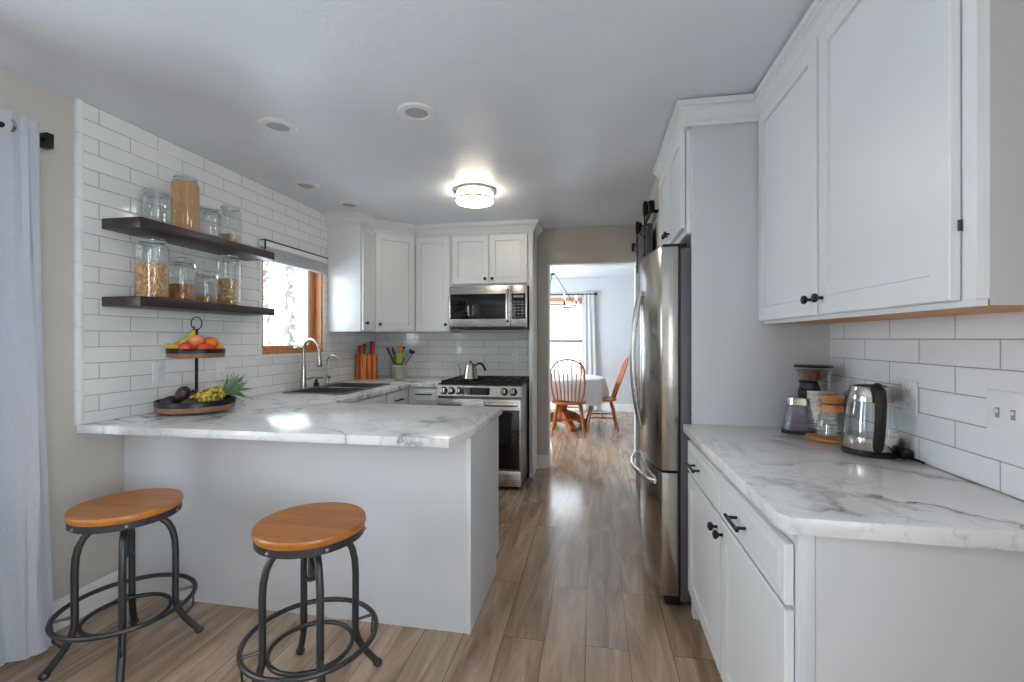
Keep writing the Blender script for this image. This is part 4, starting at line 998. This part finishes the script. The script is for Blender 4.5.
for z, rad, am in ((.752, .02, 0), (.753, .55, 0), (.751, .622, 0), (.735, .640, .004), (.68, .648, .012), (.62, .652, .024), (.54, .655, .035), (.475, .655, .042)):
    R.append([(-.48 + (rad + am * math.sin(i / n * 2 * PI * 9) + am * .4 * math.sin(i / n * 2 * PI * 5 + 1)) * math.cos(2 * PI * i / n), 6.93 + (rad + am * math.sin(i / n * 2 * PI * 9) + am * .4 * math.sin(i / n * 2 * PI * 5 + 1)) * math.sin(2 * PI * i / n), hang(i, z)) for i in range(n)])
for z, rad, am in ((.475, .651, .042), (.62, .648, .024), (.68, .644, .012), (.734, .634, .004), (.7495, .620, 0), (.7492, .02, 0)):
    R.append([(-.48 + (rad + am * math.sin(i / n * 2 * PI * 9) + am * .4 * math.sin(i / n * 2 * PI * 5 + 1)) * math.cos(2 * PI * i / n), 6.93 + (rad + am * math.sin(i / n * 2 * PI * 9) + am * .4 * math.sin(i / n * 2 * PI * 5 + 1)) * math.sin(2 * PI * i / n), hang(i, z)) for i in range(n)])
tag(m.rings(R).build('tablecloth', 'cloth'), 'white tablecloth draped over the round dining table', 'tablecloth')
def windsor(label, loc, rz):
    c = thing('dining_chair', label, 'chair', loc, rz, 'oak dining chairs around the table')      # faces +y, back at -y
    pl = [(.235 * math.cos(a) * (1 if math.sin(a) < 0 else 1.02), .215 * math.sin(a)) for a in [2 * PI * i / 32 for i in range(32)]]
    MB().slab(pl, .425, .458, bev=.01).build('seat', 'oak', c)
    def bp(u, v):  # hoop plane: leaning back
        return (u, -.165 - .20 * v / .58, .455 + v)
    hp = []
    for i in range(25):
        a = PI * i / 24
        hp.append((.215 * math.cos(a) * (1 + .13 * math.sin(a) ** .5), .38 + .215 * math.sin(a)))
    hoop = [bp(.175, 0), bp(.21, .12), bp(.225, .26)] + [bp(u, v) for u, v in hp] + [bp(-.225, .26), bp(-.21, .12), bp(-.175, 0)]
    MB().tube(hoop, .0125, 8).build('back_hoop', 'oak', c)
    for i in range(7):
        f_ = (i - 3) / 3; u1 = f_ * .185; vt = .38 + .215 * math.sqrt(max(0, 1 - (u1 / .235) ** 2))
        MB().tube([bp(f_ * .135, 0), bp(f_ * .15, .16), bp(f_ * .168, .30), bp(u1, vt)], [.0065, .0105, .008, .006], 7).build('spindle', 'oak', c)
    for sx in (-1, 1):
        for sy in (-1, 1):
            P = [(sx * .15, sy * .13, .43), (sx * .172, sy * .155, .32), (sx * .185, sy * .172, .24), (sx * .205, sy * .20, .12), (sx * .222, sy * .222, 0)]
            MB().tube(P, [.014, .021, .014, .018, .011], 9).build('leg', 'oak', c)
        MB().tube([(sx * .195, -.185, .19), (sx * .193, 0, .19), (sx * .195, .185, .19)], [.008, .013, .008], 8).build('stretcher', 'oak', c)
    MB().tube([(-.19, 0, .19), (0, 0, .19), (.19, 0, .19)], [.008, .013, .008], 8).build('stretcher', 'oak', c)
    return c
ch0 = windsor('oak spindle-back chair with its back to the kitchen', (-.345, 6.40, 0), 0.0)
dup(ch0, (.11, 6.85, 0), PI / 2 + .05, 'oak spindle-back chair seen from the side, right of the dining table')
dup(ch0, (-.43, 7.62, 0), PI + .05, 'oak spindle-back chair behind the dining table by the window')
cx, cy = -.585, 6.6
cd = thing('chandelier', 'black ring chandelier with candle lights above the dining table', 'chandelier', (cx, cy, CH))
MB().lathe([(.055, 0), (.055, -.012), (.02, -.03), (.008, -.032)], seg=24).build('canopy', 'black', cd)
MB().cyl((0, 0, -.03), (0, 0, -.20), .006, seg=8).lathe([(.006, -.17), (.035, -.185), (.035, -.195), (.006, -.21)], seg=16).build('stem', 'black', cd)
MB().ring((0, 0, -.655), .33, .009, 40, 8).ring((0, 0, -.70), .33, .007, 40, 8).build('ring_frame', 'iron', cd)
for k in range(3):
    a = k * 2 * PI / 3 + .3; MB().tube([(.03 * math.cos(a), .03 * math.sin(a), -.19), (.33 * math.cos(a), .33 * math.sin(a), -.655)], .005, 8).build('arm', 'black', cd)
for k in range(6):
    a = k * PI / 3 + .05; x, y = .33 * math.cos(a), .33 * math.sin(a)
    cnd = MB().lathe([(.026, -.655), (.026, -.648), (.012, -.644), (.012, -.58), (.008, -.578)], (x, y, 0), 14).build('candle_holder', 'iron', cd)
    MB().lathe([(.006, -.578), (.015, -.555), (.012, -.53), (.003, -.50)], (x, y, 0), 14).build('bulb', 'bulb', cnd)

# ------------------------------------------------------------------ outdoors, seen through the sink window
struct(MB().box(-60, -3.3, -20, 60, -.6, -.5).build('ground', 'snow'))
struct(MB().box(-3.3, 60, 8.9, 60, -.6, -.5).build('ground_far', 'snow'))
def conifer(x, y, h, label, seed):
    rn = random.Random(seed); t = thing('conifer_tree', label, 'tree', (x, y, -.5), 0, 'snowy trees outside')
    MB().tube([(0, 0, 0), (.03, 0, h * .5), (0, 0, h)], [.16, .1, .015], 8).build('trunk', 'bark', t)
    m = MB()
    for i in range(260):
        v = (i + rn.random()) / 260; z = h * (.10 + .89 * v); L = (1 - v) * h * .17 * (.6 + .5 * rn.random()) + .08; a = i * 2.4 + rn.random()
        dx, dy = math.cos(a), math.sin(a); sag = (.35 + .3 * rn.random()) * L
        m.tube([(0, 0, z), (dx * L * .5, dy * L * .5, z - sag * .25), (dx * L, dy * L, z - sag)], [.03, .055, .01], 5, flat=.6)
    m.build('branches', 'frost', t, 0)
for i, (x, y, h, lab) in enumerate(((-6.6, 9.0, 6.0, 'frosted conifer outside, left in the sink window'), (-9.9, 12.4, 7.5, 'tall frosted conifer outside, center of the sink window'), (-8.6, 15.0, 7.0, 'short frosted conifer outside, right in the sink window'), (-15.5, 19.0, 10, 'distant frosted conifer outside behind the nearer trees'), (-3.2, 22, 7.5, 'frosted conifer outside the far dining window'))):
    conifer(x, y, h, lab, i + 1)
